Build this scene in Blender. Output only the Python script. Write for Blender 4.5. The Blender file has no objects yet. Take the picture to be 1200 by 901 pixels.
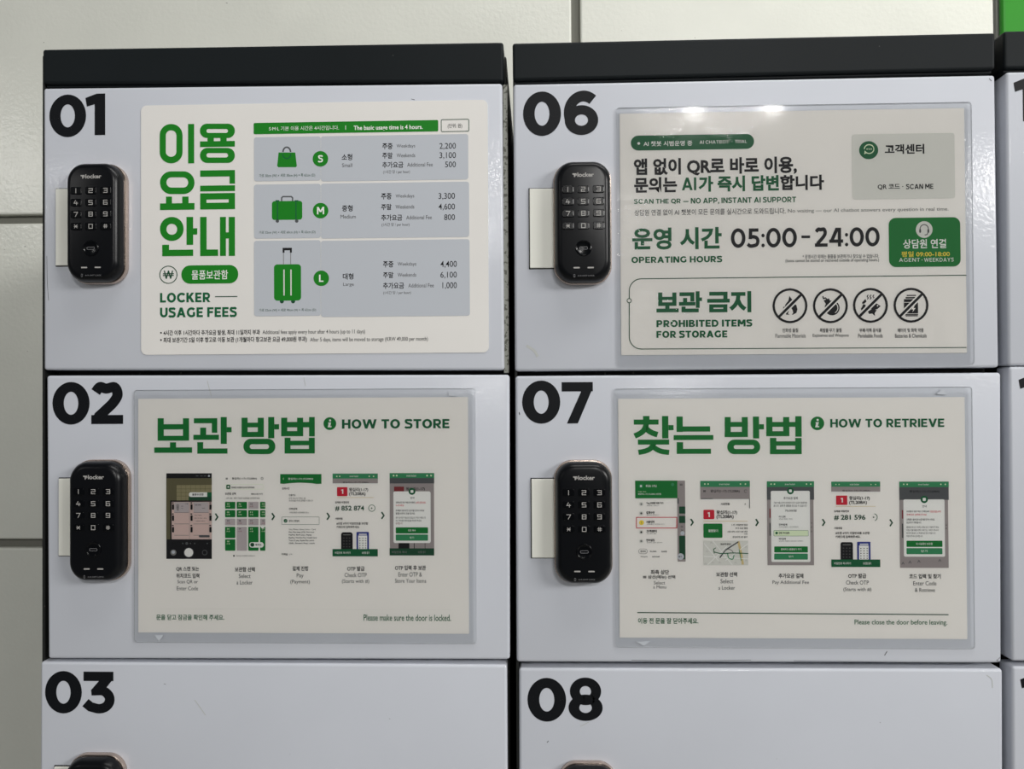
import bpy, bmesh, math, random
from mathutils import Matrix, Vector
random.seed(7)
S = bpy.context.scene
COL = S.collection
EYE = 1.45
# ------------------------------------------------------------------ camera
FPX, CAM_D = 901.0, 0.67496
YAW, PITCH, ROLL = -0.030678, 0.010150, -0.005395
def cam_axes():
    cy, sy, cp, sp = math.cos(YAW), math.sin(YAW), math.cos(PITCH), math.sin(PITCH)
    fwd = Vector((sy*cp, cy*cp, sp)); right = Vector((cy, -sy, 0)); up = right.cross(fwd)
    cr, sr = math.cos(ROLL), math.sin(ROLL)
    return right*cr + up*sr, up*cr - right*sr, fwd
RT, UP, FW = cam_axes()
CAMLOC = Vector((0, -CAM_D, EYE))
cam = bpy.data.cameras.new('camera'); co = bpy.data.objects.new('camera', cam); COL.objects.link(co)
cam.sensor_width = 36; cam.sensor_fit = 'HORIZONTAL'; cam.lens = FPX/1200*36
cam.clip_start = 0.01
m = Matrix((( RT.x, UP.x, -FW.x), (RT.y, UP.y, -FW.y), (RT.z, UP.z, -FW.z))).to_4x4()
m.translation = CAMLOC; co.matrix_world = m
S.camera = co
def W(px, py, y=0.0):
    """the point of the plane at depth y seen at a pixel of the 1200x901 photograph"""
    d = RT*((px-600)/FPX) - UP*((py-450.5)/FPX) + FW
    t = (y + CAM_D)/d.y
    return Vector((d.x*t, y, EYE + d.z*t))
# ------------------------------------------------------------------ light
S.view_settings.view_transform = 'Standard'; S.view_settings.look = 'None'
S.view_settings.gamma = 1; S.view_settings.use_curve_mapping = False
S.view_settings.exposure = 0.0
wd = bpy.data.worlds.new('world'); S.world = wd; wd.use_nodes = True
wd.node_tree.nodes['Background'].inputs[0].default_value = (0.93, 0.97, 1.0, 1)
wd.node_tree.nodes['Background'].inputs[1].default_value = 0.115
def area(name, loc, target, sx, sy, power, col=(1, 0.985, 0.96)):
    l = bpy.data.lights.new(name, 'AREA'); l.shape = 'RECTANGLE'; l.size = sx; l.size_y = sy
    l.energy = power; l.color = col
    o = bpy.data.objects.new(name, l); COL.objects.link(o); o.location = loc
    o.rotation_euler = (Vector(target) - Vector(loc)).to_track_quat('-Z', 'Y').to_euler()
    return o
area('ceiling_lamp', (0.45, -0.45, 2.95), (0.35, 0.0, 1.5), 1.3, 0.25, 11.5)
area('ceiling_lamp', (1.15, 0.24, 2.70), (0.95, 0.5, 1.7), 0.6, 0.2, 7)
area('ceiling_lamp', (5.3, -3.7, 3.3), (0.2, 0, 1.45), 2.6, 0.8, 205)
area('ceiling_lamp', (1.20, -4.4, 3.35), (0.2, 0, 1.5), 0.8, 0.22, 50)
area('ceiling_lamp', (1.07, -8.4, 3.4), (0.2, 0, 1.5), 0.4, 0.5, 36)
area('ceiling_lamp', (-4.39, -4.6, 3.36), (-0.5, 0, 1.5), 0.55, 0.3, 13)
# ------------------------------------------------------------------ materials
def lin(c):
    c = c/255.0
    return c/12.92 if c <= 0.04045 else ((c+0.055)/1.055)**2.4
def C(r, g, b, k=1/0.72): return (min(lin(r)*k, .9), min(lin(g)*k, .9), min(lin(b)*k, .9), 1)
MATS = {}
def mat(name, rgb, rough=0.5, metal=0.0, spec=0.2, bump=None, speck=None, var=0.0, coat=0.0):
    m = bpy.data.materials.new(name); m.use_nodes = True; MATS[name] = m
    nt = m.node_tree; N = nt.nodes; L = nt.links; b = N['Principled BSDF']
    col = C(*rgb) if len(rgb) == 3 else rgb
    b.inputs['Base Color'].default_value = col
    b.inputs['Roughness'].default_value = rough; b.inputs['Metallic'].default_value = metal
    b.inputs['Specular IOR Level'].default_value = spec; b.inputs['Coat Weight'].default_value = coat; b.inputs['Coat Roughness'].default_value = .09
    tc = N.new('ShaderNodeTexCoord')
    src = None
    if var:
        n = N.new('ShaderNodeTexNoise'); n.inputs['Scale'].default_value = 9; n.inputs['Detail'].default_value = 5
        L.new(tc.outputs['Object'], n.inputs['Vector'])
        r = N.new('ShaderNodeMapRange'); r.inputs[1].default_value = .3; r.inputs[2].default_value = .7
        r.inputs[3].default_value = 1-var; r.inputs[4].default_value = 1+var
        L.new(n.outputs[0], r.inputs[0])
        mx = N.new('ShaderNodeMix'); mx.data_type = 'RGBA'; mx.blend_type = 'MULTIPLY'; mx.inputs[0].default_value = 1
        mx.inputs[6].default_value = col; L.new(r.outputs[0], mx.inputs[7]); src = mx.outputs[2]
    if speck:                                # small specks of dirt or wear
        scale, thr, dark = speck
        n = N.new('ShaderNodeTexNoise'); n.inputs['Scale'].default_value = scale; n.inputs['Detail'].default_value = 2
        L.new(tc.outputs['Object'], n.inputs['Vector'])
        r = N.new('ShaderNodeMapRange'); r.inputs[1].default_value = thr; r.inputs[2].default_value = thr+.03
        L.new(n.outputs[0], r.inputs[0])
        mx = N.new('ShaderNodeMix'); mx.data_type = 'RGBA'
        L.new(r.outputs[0], mx.inputs[0]); mx.inputs[7].default_value = dark
        if src: L.new(src, mx.inputs[6])
        else: mx.inputs[6].default_value = col
        src = mx.outputs[2]
    if src: L.new(src, b.inputs['Base Color'])
    if bump:
        scale, strength, dist = bump
        n = N.new('ShaderNodeTexNoise'); n.inputs['Scale'].default_value = scale; n.inputs['Detail'].default_value = 3
        L.new(tc.outputs['Object'], n.inputs['Vector'])
        bp = N.new('ShaderNodeBump'); bp.inputs['Strength'].default_value = strength; bp.inputs['Distance'].default_value = dist
        L.new(n.outputs[0], bp.inputs['Height']); L.new(bp.outputs[0], b.inputs['Coat Normal' if coat else 'Normal'])
    return m
def film_mat(name, tint, rough, scale, strength, dist, ior, patches=()):
    m = bpy.data.materials.new(name); m.use_nodes = True; MATS[name] = m
    nt = m.node_tree; N = nt.nodes; L = nt.links; N.clear()
    out = N.new('ShaderNodeOutputMaterial'); mx = N.new('ShaderNodeMixShader')
    tr = N.new('ShaderNodeBsdfTransparent'); tr.inputs[0].default_value = tint
    gl = N.new('ShaderNodeBsdfGlossy'); gl.inputs['Roughness'].default_value = rough
    fr = N.new('ShaderNodeFresnel'); fr.inputs[0].default_value = ior
    tc = N.new('ShaderNodeTexCoord')
    n = N.new('ShaderNodeTexNoise'); n.inputs['Scale'].default_value = scale; n.inputs['Detail'].default_value = 4
    n.inputs['Roughness'].default_value = .62
    L.new(tc.outputs['Object'], n.inputs['Vector'])
    bp = N.new('ShaderNodeBump'); bp.inputs['Strength'].default_value = strength; bp.inputs['Distance'].default_value = dist
    r = None                                  # creases gather in a few patches of the sheet, the rest lies flat
    for cx, cz, rad in patches:
        vd = N.new('ShaderNodeVectorMath'); vd.operation = 'DISTANCE'; vd.inputs[1].default_value = (cx, 0, cz)
        L.new(tc.outputs['Object'], vd.inputs[0])
        mr = N.new('ShaderNodeMapRange'); mr.inputs[1].default_value = rad; mr.inputs[2].default_value = rad*.45
        L.new(vd.outputs['Value'], mr.inputs[0])
        if r:
            ad = N.new('ShaderNodeMath'); ad.operation = 'MAXIMUM'; L.new(r.outputs[0], ad.inputs[0]); L.new(mr.outputs[0], ad.inputs[1]); r = ad
        else: r = mr
    if r is None: r = N.new('ShaderNodeValue'); r.outputs[0].default_value = .3
    mu = N.new('ShaderNodeMath'); mu.operation = 'MULTIPLY'; L.new(n.outputs[0], mu.inputs[0]); L.new(r.outputs[0], mu.inputs[1])
    L.new(mu.outputs[0], bp.inputs['Height'])
    L.new(bp.outputs[0], gl.inputs['Normal']); L.new(bp.outputs[0], fr.inputs['Normal'])
    L.new(fr.outputs[0], mx.inputs[0]); L.new(tr.outputs[0], mx.inputs[1]); L.new(gl.outputs[0], mx.inputs[2])
    L.new(mx.outputs[0], out.inputs[0])
    return m
mat('door_paint', (180, 183, 190), .45, spec=.2, coat=.4, bump=(330, .28, .0008), speck=(150, .775, (.12, .12, .12, 1)), var=.02)
mat('body_paint', (30, 31, 30), .5, speck=(240, .72, (.09, .085, .075, 1)))
mat('cap_paint', (19, 23, 25), .5, spec=.14, bump=(300, .08, .0005), speck=(130, .76, (.2, .2, .2, 1)), var=.1)
mat('worn_steel', (128, 129, 122), .45, speck=(330, .55, (.12, .12, .10, 1)), bump=(300, .4, .001))
mat('wall_enamel', (190, 191, 183), .2, spec=.5, bump=(150, .25, .0015), speck=(95, .775, (.10, .10, .09, 1)), var=.03)
mat('groove', (104, 104, 97), .6)
mat('floor_stone', (150, 148, 142), .4, var=.1, speck=(200, .6, (.2, .2, .2, 1)))
mat('decal_black', (10, 12, 16), .5)
mat('scuff', (92, 94, 98), .7)
mat('stain', (166, 168, 166), .7)
mat('paper', (.93, .905, .86, 1), .6, bump=(60, .05, .001), var=.012)
mat('paper_matte', (.84, .82, .785, 1), .42, spec=.3, bump=(60, .08, .001), var=.02)
film_mat('film_wrinkled', (.992, .994, .994, 1), .07, 190, .30, .0015, 1.24,
         [(-.115, .224, .030), (-.055, .224, .032), (-.145, .118, .028), (-.118, .036, .036), (-.02, .014, .030), (.112, .026, .020), (-.135, .012, .02)])
film_mat('film_smooth', (.99, .993, .993, 1), .25, 30, .08, .003, 1.22)
mat('green_vivid', (22, 112, 26), .5)
mat('green', (20, 104, 46), .5)
mat('green_deep', (22, 84, 52), .5)
mat('green_dark', (28, 66, 46), .5)
mat('green_mid', (50, 122, 82), .5)
mat('green_pale', (196, 208, 178), .5)
mat('ink_black', (24, 24, 26), .5)
mat('ink_grey', (112, 112, 110), .5)
mat('ink_soft', (66, 66, 66), .5)
mat('print_white', (214, 212, 207), .5)
mat('panel_grey', (168, 172, 178), .5)
mat('panel_light', (192, 192, 186), .5)
mat('screen_grey', (136, 129, 128), .5)
mat('screen_dark', (74, 76, 78), .5)
mat('cell_grey', (164, 156, 157), .5)
mat('yellow', (214, 188, 66), .5)
mat('red', (176, 36, 52), .5)
mat('red_dull', (110, 44, 48), .5)
mat('tan', (186, 168, 120), .5)
mat('pink', (186, 164, 158), .5)
mat('tile_olive', (128, 122, 92), .5)
mat('tile_shade', (88, 84, 62), .5)
mat('blue', (44, 54, 120), .5)
mat('map_grey', (170, 168, 164), .5)
mat('lock_black', (5, 6, 9), .3, spec=.28)
mat('key_black', (4, 5, 7), .2, spec=.2)
mat('copper', (0.60, 0.49, 0.42, 1), .26, metal=1.0)
mat('mark_silver', (150, 148, 145), .4)
mat('mark_dim', (104, 104, 106), .4)
mat('cream_plate', (220, 217, 202), .35, spec=.4, var=.03)
mat('shadow_gap', (30, 30, 30), .7)
mat('sign_green', (52, 138, 42), .35)
mat('sign_housing', (128, 128, 122), .4)
# ------------------------------------------------------------------ object helpers
def link(name, bm, mats, parent=None, off=(0, 0, 0), smooth=False):
    me = bpy.data.meshes.new(name)
    bmesh.ops.translate(bm, verts=bm.verts, vec=-Vector(off))
    bm.to_mesh(me); bm.free()
    for k in (mats if isinstance(mats, (list, tuple)) else [mats]): me.materials.append(MATS[k])
    if smooth:
        for p in me.polygons: p.use_smooth = True
    o = bpy.data.objects.new(name, me); COL.objects.link(o)
    if parent: o.parent = parent
    return o
def thing(name, label, cat, loc, group=None):
    o = bpy.data.objects.new(name, None); COL.objects.link(o); o.location = loc
    o.empty_display_size = .02
    o['label'] = label; o['category'] = cat
    if group: o['group'] = group
    return o
def quad_slab(corners, thick, bevel, seg=3):
    """slab whose front is the quad (TL,TR,BR,BL) and which runs back by thick"""
    bm = bmesh.new()
    f = [bm.verts.new(c) for c in corners]; b = [bm.verts.new(c + Vector((0, thick, 0))) for c in corners]
    bm.faces.new(f[::-1]); bm.faces.new(b)
    for i in range(4):
        j = (i+1) % 4; bm.faces.new((f[i], f[j], b[j], b[i]))
    bmesh.ops.recalc_face_normals(bm, faces=bm.faces)
    if bevel:
        bmesh.ops.bevel(bm, geom=list(bm.edges), offset=bevel, segments=seg, profile=.5, affect='EDGES')
    return bm
def box_bm(x0, x1, y0, y1, z0, z1, bevel=0, seg=2):
    return quad_slab([Vector((x0, y0, z1)), Vector((x1, y0, z1)), Vector((x1, y0, z0)), Vector((x0, y0, z0))], y1-y0, bevel, seg)
def rrect(x0, z0, x1, z1, r, n=8):
    pts = []
    for cx, cz, a in ((x1-r, z1-r, 0), (x0+r, z1-r, 90), (x0+r, z0+r, 180), (x1-r, z0+r, 270)):
        for i in range(n+1):
            t = math.radians(a + 90*i/n); pts.append((cx + r*math.cos(t), cz + r*math.sin(t)))
    return pts
def loft(rings, cap0=True, cap1=True):
    """rings: list of (points2d, y)"""
    bm = bmesh.new(); R = [[bm.verts.new((x, y, z)) for x, z in pts] for pts, y in rings]
    for a, b in zip(R, R[1:]):
        n = len(a)
        for i in range(n): bm.faces.new((a[i], a[(i+1) % n], b[(i+1) % n], b[i]))
    if cap0: bm.faces.new(R[0][::-1])
    if cap1: bm.faces.new(R[-1])
    bmesh.ops.recalc_face_normals(bm, faces=bm.faces)
    return bm
def scale_pts(pts, d):
    """inset an outline towards its centre by d on both axes"""
    xs = [p[0] for p in pts]; zs = [p[1] for p in pts]
    cx, cz = (min(xs)+max(xs))/2, (min(zs)+max(zs))/2; hx, hz = (max(xs)-min(xs))/2, (max(zs)-min(zs))/2
    return [(cx + (x-cx)*(hx-d)/hx, cz + (z-cz)*(hz-d)/hz) for x, z in pts]
# ------------------------------------------------------------------ flat shapes (y up, list of polygons)
def spline(pts, n=7):
    P = [pts[0]] + list(pts) + [pts[-1]]; o = []
    for i in range(1, len(P)-2):
        p0, p1, p2, p3 = P[i-1:i+3]
        for k in range(n):
            t = k/n
            o.append(tuple(.5*((2*b) + (c-a)*t + (2*a-5*b+4*c-d)*t*t + (3*b-a-3*c+d)*t**3) for a, b, c, d in zip(p0, p1, p2, p3)))
    return o + [tuple(pts[-1])]
def arc(cx, cy, rx, ry, a0, a1, n=20):
    return [(cx + rx*math.cos(math.radians(a0+(a1-a0)*i/n)), cy + ry*math.sin(math.radians(a0+(a1-a0)*i/n))) for i in range(n+1)]
def stroke(pts, w, closed=False):
    n = len(pts); L, R = [], []
    for i in range(n):
        a = pts[i-1] if (i > 0 or closed) else None; c = pts[(i+1) % n] if (i < n-1 or closed) else None
        b = pts[i]; d = []
        for p, q in ((a, b), (b, c)):
            if p is None or q is None: continue
            vx, vy = q[0]-p[0], q[1]-p[1]; l = math.hypot(vx, vy)
            if l > 1e-9: d.append((-vy/l, vx/l))
        if not d: d = [(0, 1)]
        nx, ny = sum(k[0] for k in d)/len(d), sum(k[1] for k in d)/len(d)
        l2 = max(nx*nx + ny*ny, .25); nx, ny = nx/l2, ny/l2
        L.append((b[0]+nx*w/2, b[1]+ny*w/2)); R.append((b[0]-nx*w/2, b[1]-ny*w/2))
    o = []
    for i in range(n if closed else n-1):
        j = (i+1) % n; o.append([L[i], L[j], R[j], R[i]])
    return o
def rct(x0, y0, x1, y1): return [(x0, y0), (x1, y0), (x1, y1), (x0, y1)]
def diag(x0, y0, x1, y1, hw): return [(x0-hw, y0), (x0+hw, y0), (x1+hw, y1), (x1-hw, y1)]
def ringpoly(cx, cy, rx, ry, w, n=36, p=2.0):
    def pt(a, x, y):
        c, s = math.cos(a), math.sin(a)
        return (cx + x*math.copysign(abs(c)**(2/p), c), cy + y*math.copysign(abs(s)**(2/p), s))
    wx, wy = w if isinstance(w, tuple) else (w, w)
    o = []
    for i in range(n):
        a, b = 2*math.pi*i/n, 2*math.pi*(i+1)/n
        o.append([pt(a, rx, ry), pt(b, rx, ry), pt(b, rx-wx, ry-wy), pt(a, rx-wx, ry-wy)])
    return o
def glyph(ch, w):
    """heavy geometric capitals and figures; cap height 1; returns (polygons, advance width)"""
    h = w/2; v = w*1.02; b = w*.9
    if ch in 'OQ0':
        Wd = .94 if ch != '0' else .86
        o = ringpoly(Wd/2, .5, Wd/2, .515, (w*1.05, w*.95))
        if ch == 'Q': o.append(diag(.52, .26, .84, -.16, h*.9))
        return o, Wd
    if ch == 'L': return [rct(0, 0, v, 1), rct(0, 0, .62, b)], .62
    if ch == 'E': return [rct(0, 0, v, 1)] + [rct(0, y, .66, y+b) for y in (0, 1-b)] + [rct(0, .5-b*.48, .6, .5+b*.48)], .68
    if ch == 'F': return [rct(0, 0, v, 1), rct(0, 1-b, .66, 1), rct(0, .4, .6, .4+b)], .66
    if ch == 'T': return [rct(.37-v/2, 0, .37+v/2, 1), rct(0, 1-b, .74, 1)], .74
    if ch == 'I': return [rct(0, 0, v, 1)], v
    if ch == 'H': return [rct(0, 0, v, 1), rct(.82-v, 0, .82, 1), rct(0, .5-b/2, .82, .5+b/2)], .82
    if ch == 'C': return stroke(arc(.5, .5, .5-h, .515-h, 42, 318, 28), w), .88
    if ch == 'G': return stroke(arc(.5, .5, .5-h, .515-h, 44, 322, 28), w) + [rct(.87-v*.9, .14, .87, .53)], .92
    if ch == 'U': return stroke([(h, 1), (h, .42)] + arc(.4, .4, .4-h, .4-h, 180, 360, 16) + [(.8-h, .42), (.8-h, 1)], w), .8
    if ch == 'D': return [rct(0, 0, v, 1)] + stroke([(h, 1-h*.9), (.42, 1-h*.9)] + arc(.4, .5, .46-h, .5-h*.9, 80, -80, 18) + [(.42, h*.9), (h, h*.9)], w*.95), .86
    if ch in 'PR':
        o = [rct(0, 0, v, 1)] + stroke([(h, 1-h*.9), (.42, 1-h*.9)] + arc(.44, .66, .32-h, .34-h*.9, 80, -80, 12) + [(.42, .32+h*.9), (h, .32+h*.9)], w*.92)
        if ch == 'R': o.append(diag(.4, .36, .66, 0, h*1.15))
        return o, .78
    if ch == 'B':
        o = [rct(0, 0, v, 1)] + stroke([(h, 1-h*.8), (.42, 1-h*.8)] + arc(.44, .745, .29-h, .255-h*.8, 80, -80, 10) + [(.42, .49+h*.6), (h, .49+h*.6)], w*.85)
        o += stroke([(h, .51), (.45, .51)] + arc(.46, .27, .34-h, .27-h*.8, 80, -80, 10) + [(.45, h*.8), (h, h*.8)], w*.85)
        return o, .8
    if ch == 'S': return stroke(spline([(.66, .80), (.53, .915-h*.1), (.37, 1.01-h), (.14, .885), (.115, .70), (.27, .565), (.46, .50), (.60, .40), (.60, .20), (.46, .07+h*.15), (.34, h-.01), (.15, .085), (.03, .19)]), w*.95), .72
    if ch == 'A': return [diag(h*1.1, 0, .47, 1, h*1.1), diag(.94-h*1.1, 0, .47, 1, h*1.1), rct(.22, .2, .72, .2+b)], .94
    if ch == 'V': return [diag(.46, 0, h*1.1, 1, h*1.1), diag(.46, 0, .92-h*1.1, 1, h*1.1)], .92
    if ch == 'W': return [diag(.36, 0, h, 1, h*1.02), diag(.36, 0, .68, 1, h*1.02), diag(1.0, 0, .68, 1, h*1.02), diag(1.0, 0, 1.36-h, 1, h*1.02)], 1.36
    if ch == 'M': return [rct(0, 0, v, 1), rct(1-v, 0, 1, 1), diag(.5, .3, h*1.2, 1, h*1.2), diag(.5, .3, 1-h*1.2, 1, h*1.2)], 1.0
    if ch == 'N': return [rct(0, 0, v, 1), rct(.84-v, 0, .84, 1), diag(.84-h*1.2, 0, h*1.2, 1, h*1.2)], .84
    if ch == 'K': return [rct(0, 0, v, 1), diag(v*.8, .36, .66, 1, h*1.25), diag(.36, .56, .7, 0, h*1.25)], .82
    if ch == 'Y': return [rct(.43-v/2, 0, .43+v/2, .45), diag(.43, .4, h*1.1, 1, h*1.1), diag(.43, .4, .86-h*1.1, 1, h*1.1)], .86
    if ch == '1': return [[(.47, 0), (.47, 1), (.27, 1), (0, .9), (.035, .69), (.22, .745), (.22, 0)]], .5
    if ch == '2': return stroke(spline([(h*.85, .80), (.21, .925), (.36, 1.01-h), (.56, .955-h*.3), (.635, .735), (.54, .545), (.36, .36), (.16, .17)]), w) + [rct(0, 0, .77, b), [(0, b*.7), (.2, b*.7), (.36, b*1.3), (.12, b*1.3)]], .78
    if ch == '3': return [rct(.04, 1-b, .741, 1), [(.741, 1), (.741, .833), (.575, .615), (.48, .435), (.232, .427), (.216, .557), (.403, .78), (.403, .95)]] + stroke(arc(.405, .3325, .25, .222, 66, -112, 26) + [(.205, .155), (.085, .255)], w*.91), .77
    if ch == '4': return [diag(.18, .36, .5, 1, h*1.15), rct(0, .2, .84, .2+b), rct(.52, 0, .52+v, 1)], .86
    if ch == '5': return [rct(.12, 1-b, .68, 1), [(.10, .44), (.30, .44), (.12+v, 1), (.12, 1)]] + stroke(spline([(.14, .53), (.36, .56), (.57, .5), (.645, .325), (.57, .15), (.38, h-.01), (.18, .08), (.04, .18)]), w*.97), .76
    if ch == '6': return ringpoly(.42, .333, .40, .345, (w*.98, w*.86)) + stroke(arc(.47, .5, .47-h, .512-h, 50, 205, 26), w), .82
    if ch == '9': return [[(.82-x, 1-y) for x, y in p] for p in glyph('6', w)[0]], .82
    if ch == '7': return [rct(0, 1-b, .8, 1), [(.8, 1), (.8, .86), (.41, 0), (.13, 0), (.50, 1-b), (.56, 1)]], .8
    if ch == '8': return ringpoly(.41, .685, .375, .325, (w*.96, w*.80)) + ringpoly(.41, .30, .41, .31, (w*1.04, w*.75)), .82
    if ch == ':': return [arc(h, h, h, h, 0, 360, 14)[:-1], arc(h, .62, h, h, 0, 360, 14)[:-1]], w
    if ch == '-': return [rct(0, .34, .36, .34+b)], .36
    if ch == ',': return [rct(0, 0, v, v), diag(h*.5, -.18, h, 0, h*.6)], v
    raise ValueError(ch)
def heavy(s, w, gap=.11, space=.32):
    x = 0; o = []
    for ch in s:
        if ch == ' ': x += space; continue
        g, a = glyph(ch, w)
        o += [[(px+x, py) for px, py in p] for p in g]; x += a + gap
    return o
_TX = {}
def typeset(s, bold):
    """polygons of a line of Blender's own lettering, ink box scaled to 0..1"""
    if 'M' in s: bold = 0                     # the built-in capital M does not take emboldening
    k = (s, bold)
    if k in _TX: return _TX[k]
    c = bpy.data.curves.new('type', 'FONT'); c.body = s; c.offset = bold; c.resolution_u = 3; c.fill_mode = 'FRONT'
    o = bpy.data.objects.new('type', c); COL.objects.link(o)
    dg = bpy.context.evaluated_depsgraph_get(); me = o.evaluated_get(dg).to_mesh()
    V = [(v.co.x, v.co.y) for v in me.vertices]; F = [tuple(p.vertices) for p in me.polygons]
    o.evaluated_get(dg).to_mesh_clear(); bpy.data.objects.remove(o); bpy.data.curves.remove(c)
    used = sorted({i for f in F for i in f})
    xs = [V[i][0] for i in used]; ys = [V[i][1] for i in used]
    x0, x1, y0, y1 = min(xs), max(xs), min(ys), max(ys)
    V = [((x-x0)/(x1-x0), (y-y0)/(y1-y0)) for x, y in V]
    _TX[k] = (V, F); return _TX[k]
class Ink:
    """printed areas of one sheet: coordinates are measured on the photograph and put on the sheet's own plane"""
    def __init__(s, root, base=0.0007, step=0.00005):
        s.root = root; s.off = root.location.copy(); s.base = base; s.step = step; s.n = 0; s.view(); s.reset()
    def reset(s): s.bm = bmesh.new(); s.mats = []
    def view(s, ox=0, oy=0, f=1.0): s.ox, s.oy, s.f = ox, oy, f; return s
    def P(s, x, y): return (s.ox + x/s.f, s.oy + y/s.f)
    def mi(s, m):
        if m not in s.mats: s.mats.append(m)
        return s.mats.index(m)
    def raw(s, pts, m, lay):
        """pts in x,z metres"""
        s.n = (s.n + 1) % 10
        y = -(s.base + lay*s.step + s.n*.000002)      # neighbouring ink shapes never share one plane
        vs = [s.bm.verts.new((x, y, z)) for x, z in pts]
        try: f = s.bm.faces.new(vs)
        except ValueError: return
        f.material_index = s.mi(m)
        f.normal_update()
        if f.normal.y > 0: f.normal_flip()
    def poly(s, pts, m, lay=1):
        q = [W(*s.P(x, y)) for x, y in pts]; s.raw([(p.x, p.z) for p in q], m, lay)
    def box(s, x0, y0, x1, y1):
        a, b = W(*s.P(x0, y0)), W(*s.P(x1, y1)); return a.x, a.z, b.x, b.z
    def rect(s, x0, y0, x1, y1, m, lay=1, r=0):
        xa, za, xb, zb = s.box(x0, y0, x1, y1)
        if r:
            r = r/s.f*.00075; r = min(r, (xb-xa)/2-1e-6, (za-zb)/2-1e-6); s.raw(rrect(xa, zb, xb, za, r, 6), m, lay)
        else: s.raw([(xa, zb), (xb, zb), (xb, za), (xa, za)], m, lay)
    def frame(s, x0, y0, x1, y1, w, m, lay=1, r=0):
        xa, za, xb, zb = s.box(x0, y0, x1, y1); w = w/s.f*.00075; r = max(r/s.f*.00075, 1e-5)
        r = min(r, (xb-xa)/2-1e-6, (za-zb)/2-1e-6)
        for q in stroke(rrect(xa, zb, xb, za, r, 5), w, True): s.raw(q, m, lay)
    def disc(s, cx, cy, r, m, lay=1, ry=None): s.poly(arc(cx, cy, r, ry or r, 0, 360, 28)[:-1], m, lay)
    def ring(s, cx, cy, r, w, m, lay=1, ry=None):
        for q in ringpoly(cx, cy, r, ry or r, w, 28): s.poly(q, m, lay)
    def line(s, pts, w, m, lay=1, closed=False):
        for q in stroke(pts, w, closed): s.poly(q, m, lay)
    def text(s, t, x0, y0, x1, y1, m, lay=1, bold=.012):
        V, F = typeset(t, bold); xa, za, xb, zb = s.box(x0, y0, x1, y1)
        y = -(s.base + lay*s.step); k = s.mi(m)
        vs = [s.bm.verts.new((xa + u*(xb-xa), y, zb + v*(za-zb))) for u, v in V]
        for f in F:
            try: g = s.bm.faces.new([vs[i] for i in f])
            except ValueError: continue
            g.material_index = k; g.normal_update()
            if g.normal.y > 0: g.normal_flip()
    def heavy(s, t, x0, y0, x1, y1, m, lay=1, w=.22, gap=.11, space=.32):
        s.fit(heavy(t, w, gap, space), x0, y0, x1, y1, m, lay)
    def fit(s, polys, x0, y0, x1, y1, m, lay=1):
        xs = [p[0] for q in polys for p in q]; ys = [p[1] for q in polys for p in q]
        a, b, c, d = min(xs), max(xs), min(ys), max(ys); xa, za, xb, zb = s.box(x0, y0, x1, y1)
        for q in polys: s.raw([(xa + (x-a)/(b-a)*(xb-xa), zb + (y-c)/(d-c)*(za-zb)) for x, y in q], m, lay)
    def build(s, name, parent=None):
        bmesh.ops.delete(s.bm, geom=[v for v in s.bm.verts if not v.link_faces], context='VERTS')
        o = link(name, s.bm, s.mats, parent or s.root, s.off); s.reset(); return o

# ------------------------------------------------------------------ setting
WY = 0.56                                                     # front of the wall panels
def build_wall():
    hz = [W(20, y, WY).z for y in (256.5, 637)]; ph = hz[0]-hz[1]; vx = W(674.7, 20, WY).x; pw = 1.27; g = .0072
    bm = bmesh.new(); x0, x1, z1 = -2.6, 2.6, 2.75
    def addbox(a, b, c, d, y0, y1, bev, mi):
        t = box_bm(a, b, y0, y1, c, d, bev)
        for f in t.faces: f.material_index = mi
        me = bpy.data.meshes.new('tmp'); t.to_mesh(me); t.free(); bm.from_mesh(me); bpy.data.meshes.remove(me)
    addbox(x0, x1, 0, z1, WY+.012, WY+.1, 0, 1)
    zs = [hz[0]+k*ph for k in range(-3, 4)]; zs = [z for z in zs if .02 < z < z1-.02]; zs = [0.0]+zs+[z1]
    xs = [vx+k*pw for k in range(-3, 3)]; xs = [x0]+[x for x in xs if x0 < x < x1]+[x1]
    for a, b in zip(xs, xs[1:]):
        for c, d in zip(zs, zs[1:]): addbox(a+g, b-g, c+g, d-g, WY, WY+.02, .003, 0)
    o = link('wall_back', bm, ['wall_enamel', 'groove']); o['kind'] = 'structure'
build_wall()
o = link('floor', box_bm(-2.6, 2.6, -2.2, WY+.1, -.05, 0), 'floor_stone'); o['kind'] = 'structure'

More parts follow.
